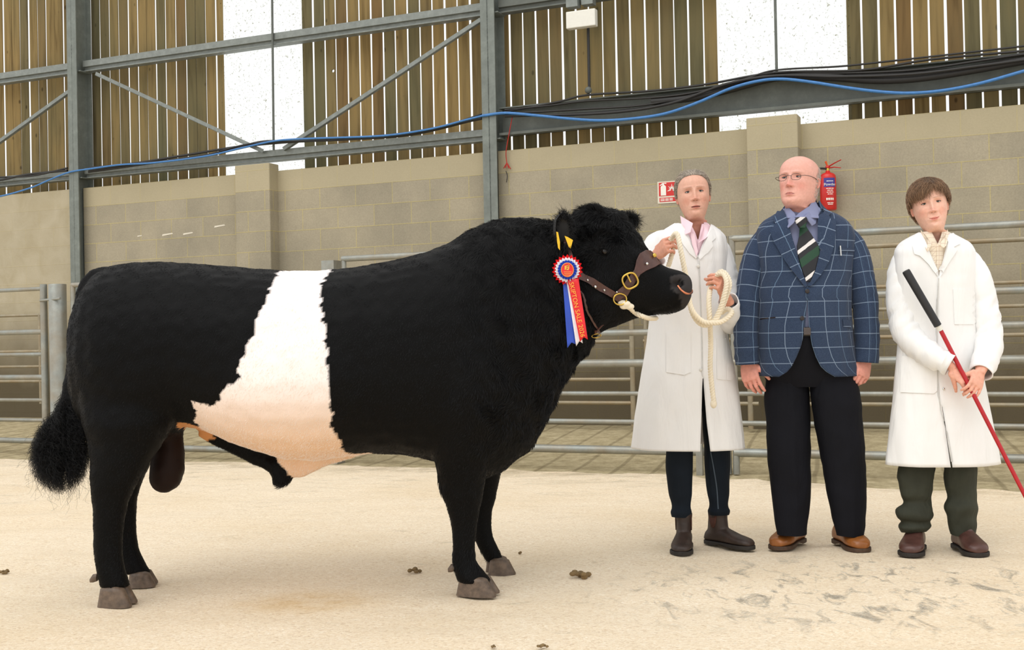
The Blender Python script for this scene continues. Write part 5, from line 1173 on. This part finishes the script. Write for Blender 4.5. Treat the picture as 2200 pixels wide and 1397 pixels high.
sheet([(1512, 475, YW - .04), (1522, 480, YW - .03), (1534, 493, YW - .05), (1527, 503, YW - .10), (1515, 513, YW - .135), (1500, 523, YW - .15), (1508, 508, YW - .14), (1513, 492, YW - .09)], 'shirt_collar', M['pink'], wt)
sheet([(1483, 499, YW - .13), (1492, 503, YW - .135), (1500, 540, YW - .14), (1497, 553, YW - .145), (1488, 527, YW - .145)], 'shirt_placket', M['pink'], wt)
m = patch(wb, [(1446, 487), (1460, 478), (1470, 497), (1483, 525), (1499, 552), (1495, 556), (1480, 544), (1466, 524), (1452, 506)], .006, .004, .02, YW - .1); mk('lapel', m, M['coat_w'], wt)
m = patch(wb, [(1532, 492), (1524, 500), (1511, 527), (1500, 553), (1503, 558), (1520, 543), (1531, 529), (1528, 520), (1537, 512)], .006, .004, .02, YW - .1); mk('lapel', m, M['coat_w'], wt)
m = ribbon(wb, [(1502, 560), (1505, 640), (1508, 720), (1509, 795)], 1.6, .002, .002, YW - .1); mk('front_edge', m, M['stitch'], wt)
buttons([(1500, 572)], wb, .008, M['btn'], wt, YW - .1); buttons([(1505, 795)], wb, .007, M['btn'], wt, YW - .1)
for poly in ([(1432, 715), (1484, 712), (1484, 800), (1470, 806), (1431, 800)], [(1539, 727), (1578, 727), (1583, 800), (1570, 818), (1540, 815)]):
    m = patch(wb, poly, .004, .003, .03, YW - .1); mk('pocket', m, M['coat_w'], wt)
sleeve([(1438, 502, .03, 8), (1420, 512, .02, 19), (1406, 528, .0, 24), (1398, 560, -.02, 27), (1388, 606, -.10, 27), (1396, 585, -.19, 24), (1408, 556, -.25, 20)], YW, 'sleeve', M['coat_w'], wt, .006, 31)
sleeve([(1522, 506, .03, 8), (1536, 520, .02, 18), (1546, 540, .01, 24), (1556, 580, .01, 27), (1566, 630, -.01, 28), (1568, 688, -.06, 27), (1568, 672, -.14, 25), (1564, 647, -.21, 21)], YW, 'sleeve', M['coat_w'], wt, .006, 32)
jb = MB(); legs([(900, 1428, 1498), (960, 1431, 1489), (1010, 1431, 1489), (1060, 1437, 1487), (1092, 1443, 1484), (1100, 1441, 1486), (1110, 1443, 1484)], YW - .03, jb, .0028, 5)
legs([(790, 1500, 1570), (860, 1506, 1572), (940, 1511, 1569), (1010, 1514, 1569), (1060, 1520, 1567), (1090, 1523, 1565), (1098, 1521, 1568), (1106, 1524, 1566)], YW + .03, jb, .0028, 6); jo = mk('jeans', jb, M['jeans'], wt); jv = bvh_of(jo); M['denim_seam'] = simple('denim_seam', srgb(72, 84, 96), .8); mk('seam', ribbon(jv, [(1527, 972), (1534, 1010), (1540, 1050), (1543, 1094)], 2.2, .001, .0015, YW), M['denim_seam'], jo)
shoe((1462, 1196), -5, .275, wt, M['boot_brown'], M['rubber'], .165, .049, 1.0, 'boot', gusset=M['elastic'], sw=.046)
shoe((1618, 1183), 52, .275, wt, M['boot_brown'], M['rubber'], .165, .047, 1.0, 'boot', gusset=M['elastic'], sw=.048)
# hair: grey-brown, drawn back from the face
M['hair_grey'] = hairmat('grey_brown_hair', srgb(176, 164, 150), .45); M['scalp_grey'] = simple('grey_hair_cap', srgb(140, 126, 112), .6, var=.2)
def hl_w(q):
    th_ = np.abs(np.arctan2(q[:, 0], q[:, 1])); return np.interp(th_, [0, .5, .9, 1.2, 1.5, 1.8, 2.4, 3.2], [.875, .85, .76, .62, .50, .46, .25, .15])
scalp(hw, hl_w, lambda q: .018 + .012 * smooth01((q[:, 2] - .7) / .3) + 0 * q[:, 0], M['scalp_grey'], wt, 'hair')
r_ = np.random.default_rng(5); v_, f_, q_ = hw.verts(); cand = q_[(q_[:, 2] > hl_w(q_)) & (q_[:, 2] > .15)]; sd = cand[r_.integers(0, len(cand), 13000)] * 1.03
strands(hw, sd, lambda p, t_: (p[0] * .5, -1.0, -.15 - .7 * max(0, -p[1]) * 2), 8, .045, .052, M['hair_grey'], wt, rad=.0006, jit=.10)
fl = cand[(cand[:, 1] > .05)]; sd = fl[r_.integers(0, len(fl), 130)] * 1.04
strands(hw, sd, lambda p, t_: (np.sign(p[0]) * .8, -.4, .4 - .8 * t_), 7, .035, .075, M['hair_grey'], wt, name='stray_hair', rad=.0004, jit=.4)

# ================================================================== MAN
M['wire'] = simple('gunmetal_wire', srgb(92, 84, 80), .25, .9, var=.1)
YM = 5.29
mt_ = thing('person', 'person in a blue windowpane check jacket with striped tie and glasses, standing in the middle', 'person', G(1765, 1185))
hm = Head(.232, (1697, 440), YM - .13, yaw=-.40, pitch=.06, roll=math.radians(-1), ws=1.06, cfg=dict(torso=(1731, 600, YM), nose=1.15, lips=.6, jaw=1.08, jowl=.6, neck=1.28, tw=1.2, td=.7, eyeo=.8, brow=1.1, smile=-.6, gaze=(-.5, 0)))
m_skin = srgb(228, 172, 156)
h3, T3 = hand(P(1603, 775, YM - .02), P(1614, 820, YM - .05) - P(1603, 775, YM - .02), V(-.55, -.83, 0), -1, [(.25, .35, .25), (.35, .45, .3), (.45, .5, .3), (.55, .55, .35)], (.55, .1, .1, .2), 1.03, .06, .07)
h4, T4 = hand(P(1862, 768, YM - .02), P(1852, 812, YM - .05) - P(1862, 768, YM - .02), V(.45, -.88, 0), 1, [(.35, .45, .3), (.45, .6, .35), (.5, .7, .4), (.6, .75, .4)], (.45, .2, .1, .25), 1.03, .03, .07)
build_body(hm, m_skin, srgb(200, 124, 116), srgb(176, 140, 124), dict(red=srgb(226, 116, 104), cheek=.28, nose=.45, neck=.25, browv=.3, hand=(1, .84, .82)), [h3, h4], [], mt_, srgb(86, 92, 100))
# windowpane check
t = NT('windowpane_tweed'); uv = t.coord('UV'); sp = t.node('ShaderNodeSeparateXYZ'); t.link(uv, sp.inputs[0])
def line_(axis, per, w, ph=0.0): 
    x = t.math('FRACT', t.math('ADD', t.math('DIVIDE', sp.outputs[axis], per), ph)); return t.math('LESS_THAN', t.math('ABSOLUTE', t.math('SUBTRACT', x, .5)), w / per / 2)
l1 = t.math('MAXIMUM', line_('X', .150, .0034), line_('Y', .068, .0034)); l2 = line_('X', .150, .003, .5)
base = t.ramp(t.noise(420, 3, rough=.9), [(.3, srgb(34, 46, 66)), (.5, srgb(50, 64, 88)), (.72, srgb(74, 89, 112))]); base = t.mix(t.ramp(t.noise(5, 4), [(.3, 0.0), (.7, .25)]), base, srgb(38, 50, 74))
c = t.mix(t.math('MULTIPLY', l2, .45), base, srgb(130, 160, 190)); c = t.mix(t.math('MULTIPLY', l1, .6), c, srgb(146, 164, 186)); t.set(c, .85, 0, .15, .1); t.bump(t.noise(5, 3, vec=t.mapped((2, 2, .6)), dist=.8), .3, .03); M['jacket'] = t.m
jr = [(446, 1692, 1764, .06, .09), (455, 1678, 1784, .08, .10), (466, 1658, 1806, .10, .115), (478, 1640, 1822, .12, .125), (495, 1628, 1834, .135, .135), (530, 1624, 1837, .15, .14), (590, 1630, 1832, .165, .145), (640, 1630, 1830, .175, .145), (700, 1628, 1832, .18, .15), (760, 1629, 1839, .172, .155), (807, 1631, 1844, .165, .16)]
jg = np.array([(444, 1684, 1762), (470, 1690, 1761), (540, 1710, 1760), (585, 1722, 1750), (613, 1733, 1736), (622, 1735, 1735.5), (640, 1735, 1735.6), (660, 1733, 1736), (700, 1730, 1738), (740, 1722, 1744), (765, 1712, 1752), (785, 1702, 1762), (797, 1692, 1775), (807, 1676, 1792)])
ja = garment(jr, YM, 'jacket', M['jacket'], mt_, amp=.003, seed=21, gap=jg, k=9, n=110)
jbv = bvh_of(ja)
sr = [(446, 1690, 1760, .075, .09), (465, 1672, 1790, .095, .10), (500, 1650, 1812, .12, .11), (560, 1650, 1812, .15, .12), (640, 1650, 1812, .165, .12), (700, 1650, 1815, .16, .12), (713, 1650, 1817, .155, .12)]
sh_ = garment(sr, YM, 'shirt', M['lav'], mt_, amp=.002, seed=22, th=.003); sbv = bvh_of(sh_)
sheet([(1681, 446, YM - .02), (1697, 461, YM - .10), (1710, 470, YM - .165), (1703, 480, YM - .165), (1692, 490, YM - .145), (1684, 465, YM - .07)], 'shirt_collar', M['lav'], mt_)
sheet([(1747, 437, YM - .03), (1757, 456, YM - .08), (1753, 480, YM - .125), (1745, 485, YM - .14), (1731, 466, YM - .165), (1722, 470, YM - .165), (1738, 456, YM - .12)], 'shirt_collar', M['lav'], mt_)
t = NT('striped_tie'); s2 = t.node('ShaderNodeSeparateXYZ'); t.link(t.coord('UV'), s2.inputs[0]); k_ = t.math('ADD', t.math('MULTIPLY', s2.outputs['X'], -.62), t.math('MULTIPLY', s2.outputs['Y'], .80)); fr_ = t.math('FRACT', t.math('ADD', t.math('DIVIDE', k_, .115), .02))
M['tie'] = t.set(t.ramp(fr_, [(0, srgb(30, 30, 34)), (.33, srgb(28, 66, 44)), (.63, srgb(30, 30, 34)), (.82, srgb(226, 222, 220)), (.95, srgb(30, 30, 34))], 'CONSTANT'), .45, 0, .4)
tm = patch(sbv, [(1717, 490), (1730, 488), (1741, 505), (1757, 532), (1758, 546), (1749, 580), (1738, 606), (1730, 606), (1720, 575), (1712, 545), (1711, 530), (1716, 508)], .016, .008, .02, YM - .15); o = mk('tie_blade', tm, M['tie'], mt_); mod_bevel(o, .002, 2)
kn = MB(); kn.rings([ring_h(P(a, y, YM - .16), P(b, y, YM - .16), .016, .012, 20, 2.4) for y, a, b in ((467, 1712, 1733), (472, 1707, 1735), (480, 1710, 1733), (490, 1716, 1731))]); kn.uv = [(proj(p)[0] / 480, -proj(p)[1] / 480) for p in kn.v]; mk('tie_knot', kn, M['tie'], mt_)
def lapel(poly, nm='lapel', rot=.5, off=.011):
    m = patch(jbv, poly, off, .006, .02, YM - .14); c_, s__ = math.cos(rot), math.sin(rot); m.uv = [(x * c_ - y * s__, x * s__ + y * c_) for x, y in m.uv]; return mk(nm, m, M['jacket'], mt_)
lapel([(1682, 447), (1690, 470), (1709, 540), (1722, 586), (1733, 614), (1729, 618), (1712, 596), (1686, 560), (1664, 522), (1655, 497), (1668, 484), (1662, 476), (1671, 458)], rot=-.45)
lapel([(1760, 447), (1762, 470), (1761, 538), (1750, 584), (1736, 614), (1740, 617), (1760, 594), (1780, 560), (1791, 524), (1793, 472), (1783, 476), (1778, 466), (1785, 460)], rot=.35)
garment([(433, 1694, 1760, .06, .095), (444, 1686, 1768, .075, .105), (456, 1676, 1782, .09, .115), (468, 1660, 1800, .10, .12)], YM, 'jacket_collar', M['jacket'], mt_, amp=.001, seed=23, th=.006, gap=np.array([(430, 1684, 1758), (446, 1680, 1762), (456, 1673, 1768), (470, 1658, 1790)]))
garment([(434, 1692, 1752, .085, .09), (448, 1686, 1760, .10, .098), (462, 1680, 1768, .115, .105), (474, 1675, 1776, .125, .11)], YM - .01, 'collar_band', M['lav'], mt_, amp=.001, seed=24, th=.003, gap=np.array([(430, 1690, 1748), (448, 1694, 1738), (464, 1708, 1716), (470, 1710, 1711), (480, 1712, 1712.5)]))
buttons([(1734, 626), (1723, 684)], jbv, .010, M['btn_dark'], mt_, YM - .15)
m = patch(jbv, [(1802, 532), (1834, 534), (1834, 541), (1802, 539)], .004, .003, .03, YM - .1); mk('breast_pocket', m, M['jacket'], mt_)
m = patch(jbv, [(1633, 684), (1666, 681), (1666, 683.5), (1633, 687)], .001, .003, .03, YM - .1); mk('pocket_slit', m, M['btn_dark'], mt_)
m = patch(jbv, [(1809, 686), (1836, 690), (1837, 706), (1811, 702)], .006, .004, .03, YM - .1); mk('pocket_flap', m, M['jacket'], mt_)
m = MB(); m.tube([hit(jbv, 1802, 529, .010, YM)[0], hit(jbv, 1804, 550, .008, YM)[0]], .004, 8); mk('pen', m, M['stud'], mt_, label='silver pen clipped in the breast pocket')
for ln2, sd_ in (([(1662, 490, .02, 8), (1650, 502, .02, 20), (1636, 526, .01, 27), (1622, 560, .0, 29), (1609, 630, -.02, 28), (1603, 700, -.03, 27), (1604, 750, -.03, 27), (1606, 783, -.03, 26)], 41), ([(1802, 490, .02, 8), (1814, 502, .02, 20), (1830, 526, .01, 27), (1842, 560, .0, 29), (1856, 630, -.02, 28), (1862, 700, -.03, 27), (1862, 745, -.03, 27), (1860, 779, -.03, 26)], 42)):
    sleeve(ln2, YM, 'sleeve', M['jacket'], mt_, .004, sd_, k=9)
tr = MB(); tr.rings([ring_h(P(a, y, YM), P(b, y, YM), df, .12, 40, 2.3) for y, a, b, df in ((706, 1652, 1812, .162), (740, 1648, 1822, .158), (775, 1645, 1826, .140), (812, 1643, 1834, .112), (830, 1650, 1840, .09))]); legs([(700, 1662, 1800), (770, 1656, 1790), (805, 1646, 1742), (850, 1642, 1740), (900, 1645, 1741), (1000, 1650, 1742), (1080, 1660, 1741), (1125, 1665, 1736), (1148, 1669, 1733)], YM, tr, .003, 8, crease=.008, k=8)
legs([(700, 1700, 1812), (770, 1706, 1822), (805, 1736, 1836), (850, 1741, 1849), (900, 1748, 1853), (1000, 1766, 1860), (1080, 1781, 1862), (1125, 1791, 1859), (1150, 1797, 1856)], YM - .02, tr, .003, 9, crease=.008, k=8); mk('trousers', tr, M['black_wool'], mt_)
M['belt_b'] = simple('black_belt', (.012, .011, .011), .35)
m = MB(); m.rings([[P(1733, y_, YM) + V(.17 * math.cos(a), -.168 * math.sin(a), 0) for a in np.linspace(0, 2 * math.pi, 48, endpoint=False)] for y_ in (722, 703)], False); o = mk('waist_belt', m, M['belt_b'], mt_); mod_solid(o, .003)
m = MB(); c_ = P(1734, 712, YM - .172); m.box((-.016, -.004, -.017), (.016, .002, .017), lambda x, y, z: c_ + V(x, y, z)); o = mk('belt_buckle', m, M['wire'], mt_, smooth=False); mod_bevel(o, .004)
shoe((1666, 1184), -24, .29, mt_, M['boot_tan'], M['sole_brown'], .13, .054, 1.22, 'shoe', heel=.03, sw=.042)
shoe((1856, 1189), 24, .29, mt_, M['boot_tan'], M['sole_brown'], .13, .054, 1.22, 'shoe', heel=.03, sw=.042)
# glasses
gl = NT('spectacle_lens'); gl.b.inputs['Transmission Weight'].default_value = 1.0; gl.b.inputs['IOR'].default_value = 1.1; gl.set((.96, .97, .97), .02)
gt = thing('glasses', 'thin framed glasses worn by the man in the check jacket', 'glasses', hm.tw([[0, .6, .52]])[0])
for side in (-1, 1):
    pts = [V(side * .135 + .088 * spow(math.cos(a), .8), .0, .520 + .060 * spow(math.sin(a), .8)) for a in np.arange(32) * 2 * math.pi / 32]
    for p in pts: p[1] = .515 - .45 * max(0, abs(p[0]) - .06) ** 1.3 
    w = hm.tw(np.array(pts)); loop(list(w), .0011, 'rim', M['wire'], gt)
    c_ = w.mean(0); mk('lens', ([c_] + list(w), [(0, i + 1, (i + 1) % 32 + 1) for i in range(32)]), gl.m, gt)
    m = MB(); m.tube(spline(list(hm.tw(np.array([(side * .222, .455, .545), (side * .30, .43, .545), (side * .352, .30, .54), (side * .362, .08, .53), (side * .355, -.03, .50)]))), 4), .0014, 6); mk('temple', m, M['wire'], gt)
m = MB(); m.tube(spline(list(hm.tw(np.array([(-.048, .52, .54), (0, .54, .553), (.048, .52, .54)]))), 4), .0012, 6); mk('bridge', m, M['wire'], gt)
# short hair round the sides and back
M['hair_white'] = hairmat('short_grey_hair', srgb(190, 178, 170), .3)
v_, f_, q_ = hm.verts(); th_ = np.abs(np.arctan2(q_[:, 0], q_[:, 1])); cand = q_[(th_ > 1.45) & (q_[:, 2] > .18) & (q_[:, 2] < np.interp(th_, [1.45, 1.8, 2.3, 3.2], [.60, .76, .82, .84]))]
strands(hm, cand[r_.integers(0, len(cand), 4200)] * 1.0, lambda p, t_: (0, -.5, -1), 4, .022, .02, M['hair_white'], mt_, rad=.0006, jit=.3)

# ================================================================== BOY
YK = 5.20
kt = thing('person', 'younger person with brown fringe in a white coat, leaning hands on a red stick', 'person', G(2028, 1198))
hk = Head(.222, (2012, 493), YK - .11, yaw=.10, pitch=-.02, roll=math.radians(9), ws=1.0, cfg=dict(torso=(2012, 600, YK), nose=1.02, lips=1.0, jaw=.93, smile=1.2, open=-.2, neck=.96, tw=.95, td=.62, eyeo=.85, brow=.6, cheek=1.1))
k_skin = srgb(234, 186, 164)
h5, T5 = hand(P(2046, 790, YK - .20), P(2083, 826, YK - .23) - P(2046, 790, YK - .20), V(.35, -.85, .35), 1, [(.35, .6, .4), (.4, .7, .4), (.45, .8, .4), (.5, .9, .4)], (.2, .5, .2, .2), .88, .03, .06)
h6, T6 = hand(P(2106, 800, YK - .21), P(2092, 842, YK - .27) - P(2106, 800, YK - .21), V(.30, -.95, .1), 1, [(.3, .7, .5), (.35, .8, .5), (.3, .6, .4), (.15, .35, .3)], (.65, .45, .3, .3), .88, .05, .06)
build_body(hk, k_skin, srgb(212, 120, 110), srgb(120, 86, 62), dict(red=srgb(232, 136, 116), cheek=.3, nose=.3, neck=.1, browv=.45, hand=(.96, .82, .78)), [h5, h6], [], kt, srgb(74, 76, 58))
kr = [(502, 1974, 2044, .07, .085), (510, 1956, 2060, .085, .095), (520, 1938, 2078, .10, .105), (535, 1925, 2091, .115, .11), (560, 1922, 2097, .12, .115), (620, 1926, 2097, .12, .115), (690, 1929, 2098, .12, .115), (750, 1928, 2104, .125, .125), (810, 1923, 2114, .135, .14), (870, 1917, 2125, .145, .15), (940, 1910, 2137, .155, .155), (996, 1905, 2147, .16, .16)]
kg = np.array([(500, 1978, 2040), (530, 1992, 2033), (560, 2004, 2026), (587, 2016, 2018), (600, 2016, 2016.6), (750, 2016, 2016.6), (850, 2020, 2020.6), (996, 2042, 2046)])
ck = garment(kr, YK, 'coat', M['coat'], kt, amp=.0035, seed=51, gap=kg, fold=.016, nf=7); kb = bvh_of(ck)
t = NT('cream_check'); s3 = t.node('ShaderNodeSeparateXYZ'); t.link(t.coord('UV'), s3.inputs[0])
def ln3(ax, per, w): return t.math('LESS_THAN', t.math('ABSOLUTE', t.math('SUBTRACT', t.math('FRACT', t.math('DIVIDE', s3.outputs[ax], per)), .5)), w)
M['check'] = t.set(t.mix(t.math('MULTIPLY', t.math('MAXIMUM', ln3('X', .02, .07), ln3('Y', .02, .07)), .38), srgb(240, 228, 208), srgb(170, 130, 110)), .8, 0, .2)
garment([(500, 1980, 2040, .07, .085), (520, 1958, 2062, .09, .09), (560, 1945, 2075, .105, .10), (640, 1945, 2075, .105, .10)], YK, 'shirt', M['check'], kt, amp=.0015, seed=52, gap=np.array([(498, 2000, 2024), (515, 2008, 2020), (527, 2014, 2014.5), (640, 2014, 2014.5)]))
sheet([(1977, 493, YK - .01), (1988, 505, YK - .09), (2002, 523, YK - .135), (1997, 533, YK - .13), (1992, 541, YK - .125), (1982, 520, YK - .10)], 'shirt_collar', M['check'], kt)
sheet([(2036, 492, YK - .02), (2040, 505, YK - .07), (2033, 528, YK - .125), (2028, 533, YK - .13), (2017, 525, YK - .14), (2030, 510, YK - .10)], 'shirt_collar', M['check'], kt)
m = patch(kb, [(1976, 497), (1990, 526), (2004, 562), (2017, 588), (2013, 594), (1996, 570), (1976, 550), (1964, 546), (1970, 538), (1960, 530), (1964, 512)], .007, .004, .02, YK - .1); mk('lapel', m, M['coat'], kt)
m = patch(kb, [(2040, 498), (2034, 530), (2026, 562), (2017, 588), (2020, 594), (2040, 560), (2056, 537), (2047, 532), (2061, 525), (2052, 508)], .007, .004, .02, YK - .1); mk('lapel', m, M['coat'], kt)
m = patch(kb, [(2047, 622), (2101, 622), (2100, 690), (2090, 697), (2050, 697)], .004, .003, .03, YK - .1); mk('breast_pocket', m, M['coat'], kt)
m = patch(kb, [(1938, 765), (2012, 765), (2013, 840), (2005, 846), (1935, 843)], .005, .003, .03, YK - .1); mk('pocket', m, M['coat'], kt)
m = ribbon(kb, [(2016, 598), (2013, 680), (2013, 770), (2018, 860), (2034, 930), (2045, 992)], 1.5, .003, .003, YK - .1); mk('front_edge', m, M['stitch'], kt)
buttons([(2027, 836)], kb, .006, M['stud'], kt, YK - .1)
sleeve([(1958, 530, .02, 6), (1948, 543, .02, 17), (1937, 565, .01, 23), (1932, 600, .0, 27), (1937, 665, -.03, 29), (1952, 722, -.08, 30), (1998, 762, -.15, 27), (2042, 785, -.19, 23)], YK, 'sleeve', M['coat'], kt, .007, 61)
sleeve([(2060, 528, .02, 6), (2072, 541, .02, 17), (2084, 560, .01, 22), (2102, 600, .0, 27), (2116, 670, -.02, 29), (2124, 735, -.06, 30), (2116, 775, -.14, 27), (2108, 803, -.19, 23)], YK, 'sleeve', M['coat'], kt, .007, 62)
kb_ = MB(); legs([(900, 1938, 2018), (980, 1936, 2008), (1035, 1929, 2007), (1062, 1934, 2004), (1078, 1940, 2000), (1096, 1926, 2004), (1112, 1928, 2005), (1120, 1934, 1998), (1132, 1930, 2001), (1142, 1938, 1992)], YK, kb_, .0055, 71, (8, 8, 13))
legs([(900, 2012, 2104), (980, 2025, 2099), (1035, 2028, 2100), (1068, 2034, 2098), (1090, 2027, 2102), (1108, 2034, 2100), (1125, 2036, 2099), (1148, 2041, 2096)], YK, kb_, .0055, 72, (8, 8, 13)); mk('trousers', kb_, M['green_twill'], kt)
shoe((1954, 1199), -8, .265, kt, M['boot_ox'], M['rubber'], .13, .054, 1.15, 'boot', heel=.03, sw=.05)
shoe((2108, 1199), 22, .265, kt, M['boot_ox'], M['rubber'], .13, .054, 1.15, 'boot', heel=.03, sw=.05)
M['hair_brown'] = hairmat('brown_hair', srgb(132, 102, 76), .55); M['scalp_brown'] = simple('brown_hair_cap', srgb(78, 58, 42), .6, var=.2)
def hl_k(q):
    th_ = np.abs(np.arctan2(q[:, 0], q[:, 1])); return np.interp(th_, [0, .5, .9, 1.2, 1.5, 1.8, 2.4, 3.2], [.84, .80, .73, .60, .53, .48, .25, .12])
scalp(hk, hl_k, lambda q: .030 + .05 * smooth01((q[:, 2] - .6) / .3), M['scalp_brown'], kt, 'hair')
v_, f_, q_ = hk.verts(); cand = q_[(q_[:, 2] > hl_k(q_)) & (q_[:, 2] > .15)]
def field_k(p, t_):
    part = .10; dx = p[0] - part; 
    if p[1] < -.05: return (p[0] * 1.2, -.8, -.8)
    return (np.tanh(dx * 9) * (.55 + abs(dx)), .75, -.35 - .9 * t_)
strands(hk, cand[r_.integers(0, len(cand), 13000)] * 1.05, field_k, 8, .031, .10, M['hair_brown'], kt, rad=.00065, jit=.30, drop=.2)
fr_c = q_[(q_[:, 2] > .80) & (q_[:, 2] < .97) & (q_[:, 1] > .05)]
strands(hk, fr_c[fr_c[:, 0] < .10][r_.integers(0, (fr_c[:, 0] < .10).sum(), 1300)] * 1.05, lambda p, t_: (-.75 * (1 - .4 * t_), .5, -.55 - t_ * .4), 9, .034, .085, M['hair_brown'], kt, name='fringe', rad=.0009, jit=.30, drop=.35)
strands(hk, fr_c[fr_c[:, 0] > .08][r_.integers(0, (fr_c[:, 0] > .08).sum(), 500)] * 1.05, lambda p, t_: (.8, .2, -.45 - t_ * .4), 5, .028, .075, M['hair_brown'], kt, name='fringe', rad=.0009, jit=.30, drop=.35)

# ------------------------------------------------------------------ stick
st = thing('show_stick', 'red show stick with long black grip and white collar, held by the younger person', 'stick', P(2199, 1064, 4.75))
q0, q1, q2, q3 = P(1946, 582, YK - .185), P(2015, 700, YK - .18), P(2021, 710, YK - .18), P(2230, 1120, YK - .39)
m = MB(); m.tube([q0, q0 * .98 + q1 * .02, q1], [.0155, .0175, .0165], 14); mk('grip', m, simple('black_grip', (.02, .02, .022), .6), st)
m = MB(); m.tube([q1, q2], .013, 12); mk('collar', m, M['white_plastic'], st)
m = MB(); m.tube([q2, q3], [.0095, .0085], 12); mk('shaft', m, simple('red_shaft', srgb(178, 22, 32), .25, var=.05), st)
# ------------------------------------------------------------------ ropes
M['rope'] = cloth('cotton_rope', srgb(236, 224, 200), .85, .08, 300, .5)
def rope(line, rad, name, parent, k=14, twist=26.0, **kw):
    """line: (x, y, Y)"""
    ps = spline([P(q[0], q[1], q[2] + (.17 if q[0] > 1432 else 0)) for q in line], k); T, N, B = frames(ps); ln = 0; m = MB(); ss = [0]
    for i in range(1, len(ps)): ln += np.linalg.norm(ps[i] - ps[i - 1]); ss.append(ln)
    nn = max(int(ln / .006), 8); u = np.linspace(0, ln, nn); pp = np.stack([np.interp(u, ss, [p[i] for p in ps]) for i in range(3)], 1); T, N, B = frames(list(pp))
    for s_ in range(3):
        m.tube([pp[i] + rad * .52 * (math.cos(u[i] * 6.283 * twist + s_ * 2.094) * N[i] + math.sin(u[i] * 6.283 * twist + s_ * 2.094) * B[i]) for i in range(nn)], rad * .56, 8)
    return mk(name, m, M['rope'], parent, **kw)
lr = thing('lead_rope', 'cream twisted cotton rope looped through both hands of the woman in white', 'rope', P(1500, 690, 4.88))
rope([(1440, 520, 4.92), (1447, 507, 4.88), (1453, 502, 4.85), (1457, 510, 4.84), (1462, 535, 4.82), (1467, 560, 4.82), (1473, 590, 4.83), (1477, 615, 4.84), (1480, 645, 4.85), (1490, 672, 4.85), (1508, 690, 4.86), (1525, 694, 4.86), (1548, 692, 4.87), (1566, 680, 4.88), (1572, 670, 4.90), (1562, 664, 4.94), (1550, 672, 4.97)], .0115, 'upper_length', lr)
rope([(1441, 512, 4.90), (1446, 535, 4.92), (1441, 556, 4.93), (1436, 572, 4.95)], .011, 'loose_end', lr)
rope([(1480, 640, 4.88), (1486, 668, 4.88), (1498, 690, 4.88), (1514, 699, 4.88), (1532, 692, 4.88), (1546, 668, 4.87), (1556, 635, 4.86), (1561, 608, 4.87), (1555, 590, 4.90), (1542, 590, 4.93), (1532, 604, 4.95)], .0115, 'loop', lr)
rope([(1538, 690, 4.87), (1550, 665, 4.885), (1560, 640, 4.89), (1568, 612, 4.90), (1562, 592, 4.93), (1549, 583, 4.94), (1534, 598, 4.96)], .0105, 'loop', lr)
rope([(1530, 606, 4.95), (1525, 625, 4.93), (1523, 650, 4.90), (1525, 690, 4.89), (1527, 740, 4.95), (1526, 790, 4.97), (1530, 835, 4.98), (1534, 866, 4.98)], .0115, 'hanging_tail', lr)
m = MB(); m.ball(P(1533, 868, 5.15), V(.015, .012, .020)); mk('whipped_end', m, M['rope'], lr)
c0 = hit(bull_bvh, 1338, 655, .02, 4.5)[0]; yy = [hit(bull_bvh, x, y, .015, 4.5)[0][1] for x, y in ((1345, 655), (1358, 664), (1370, 674), (1385, 680))]
cr = thing('chin_rope', 'short cream rope knotted to the brass halter ring under the bull\'s jaw', 'rope', c0)
rope([(1340, 652, yy[0]), (1352, 661, yy[1]), (1364, 672, yy[2]), (1378, 679, yy[3] - .005), (1394, 684, yy[3] + .04), (1410, 684, yy[3] + .14)], .0095, 'rope', cr)
m = MB()
for x, y, d in ((1337, 651, 0), (1345, 653, -.012), (1341, 658, -.006), (1353, 659, -.006)): m.ball(P(x, y, yy[0] + d - .004), V(.019, .013, .013), 10, 7)
v, f = remesh(m, .003, 2); mk('knot', (v, f), M['rope'], cr)

# ------------------------------------------------------------------ bits on the bedding
M['dung'] = simple('brown_debris', srgb(122, 100, 66), .9, var=.3, scale=60)
for x, y, r, lb in ((1164, 1389, .012, 'small brown clod near the bottom edge of the picture'), (885, 1228, .022, 'brown clod between the bull\'s front and hind feet'), (1245, 1238, .030, 'crumpled straw clump in front of the bull\'s forefeet'), (1118, 1189, .011, 'small dark clod right of the bull\'s far forefoot'), (8, 1230, .016, 'dark clod at the left edge of the bedding'), (1060, 1390, .008, 'tiny brown crumb at the bottom centre')):
    c_ = G(x, y); m = MB(); 
    for _ in range(9): m.ball(c_ + V(*(RNG.normal(size=2) * r * .8), abs(RNG.normal()) * r * .25), V(r * .5, r * .4, r * .35), 8, 6)
    v, f = remesh(m, r * .12, 2); mk('clod', (v, f), M['dung'], label=lb, cat='debris', group='bits lying on the bedding')
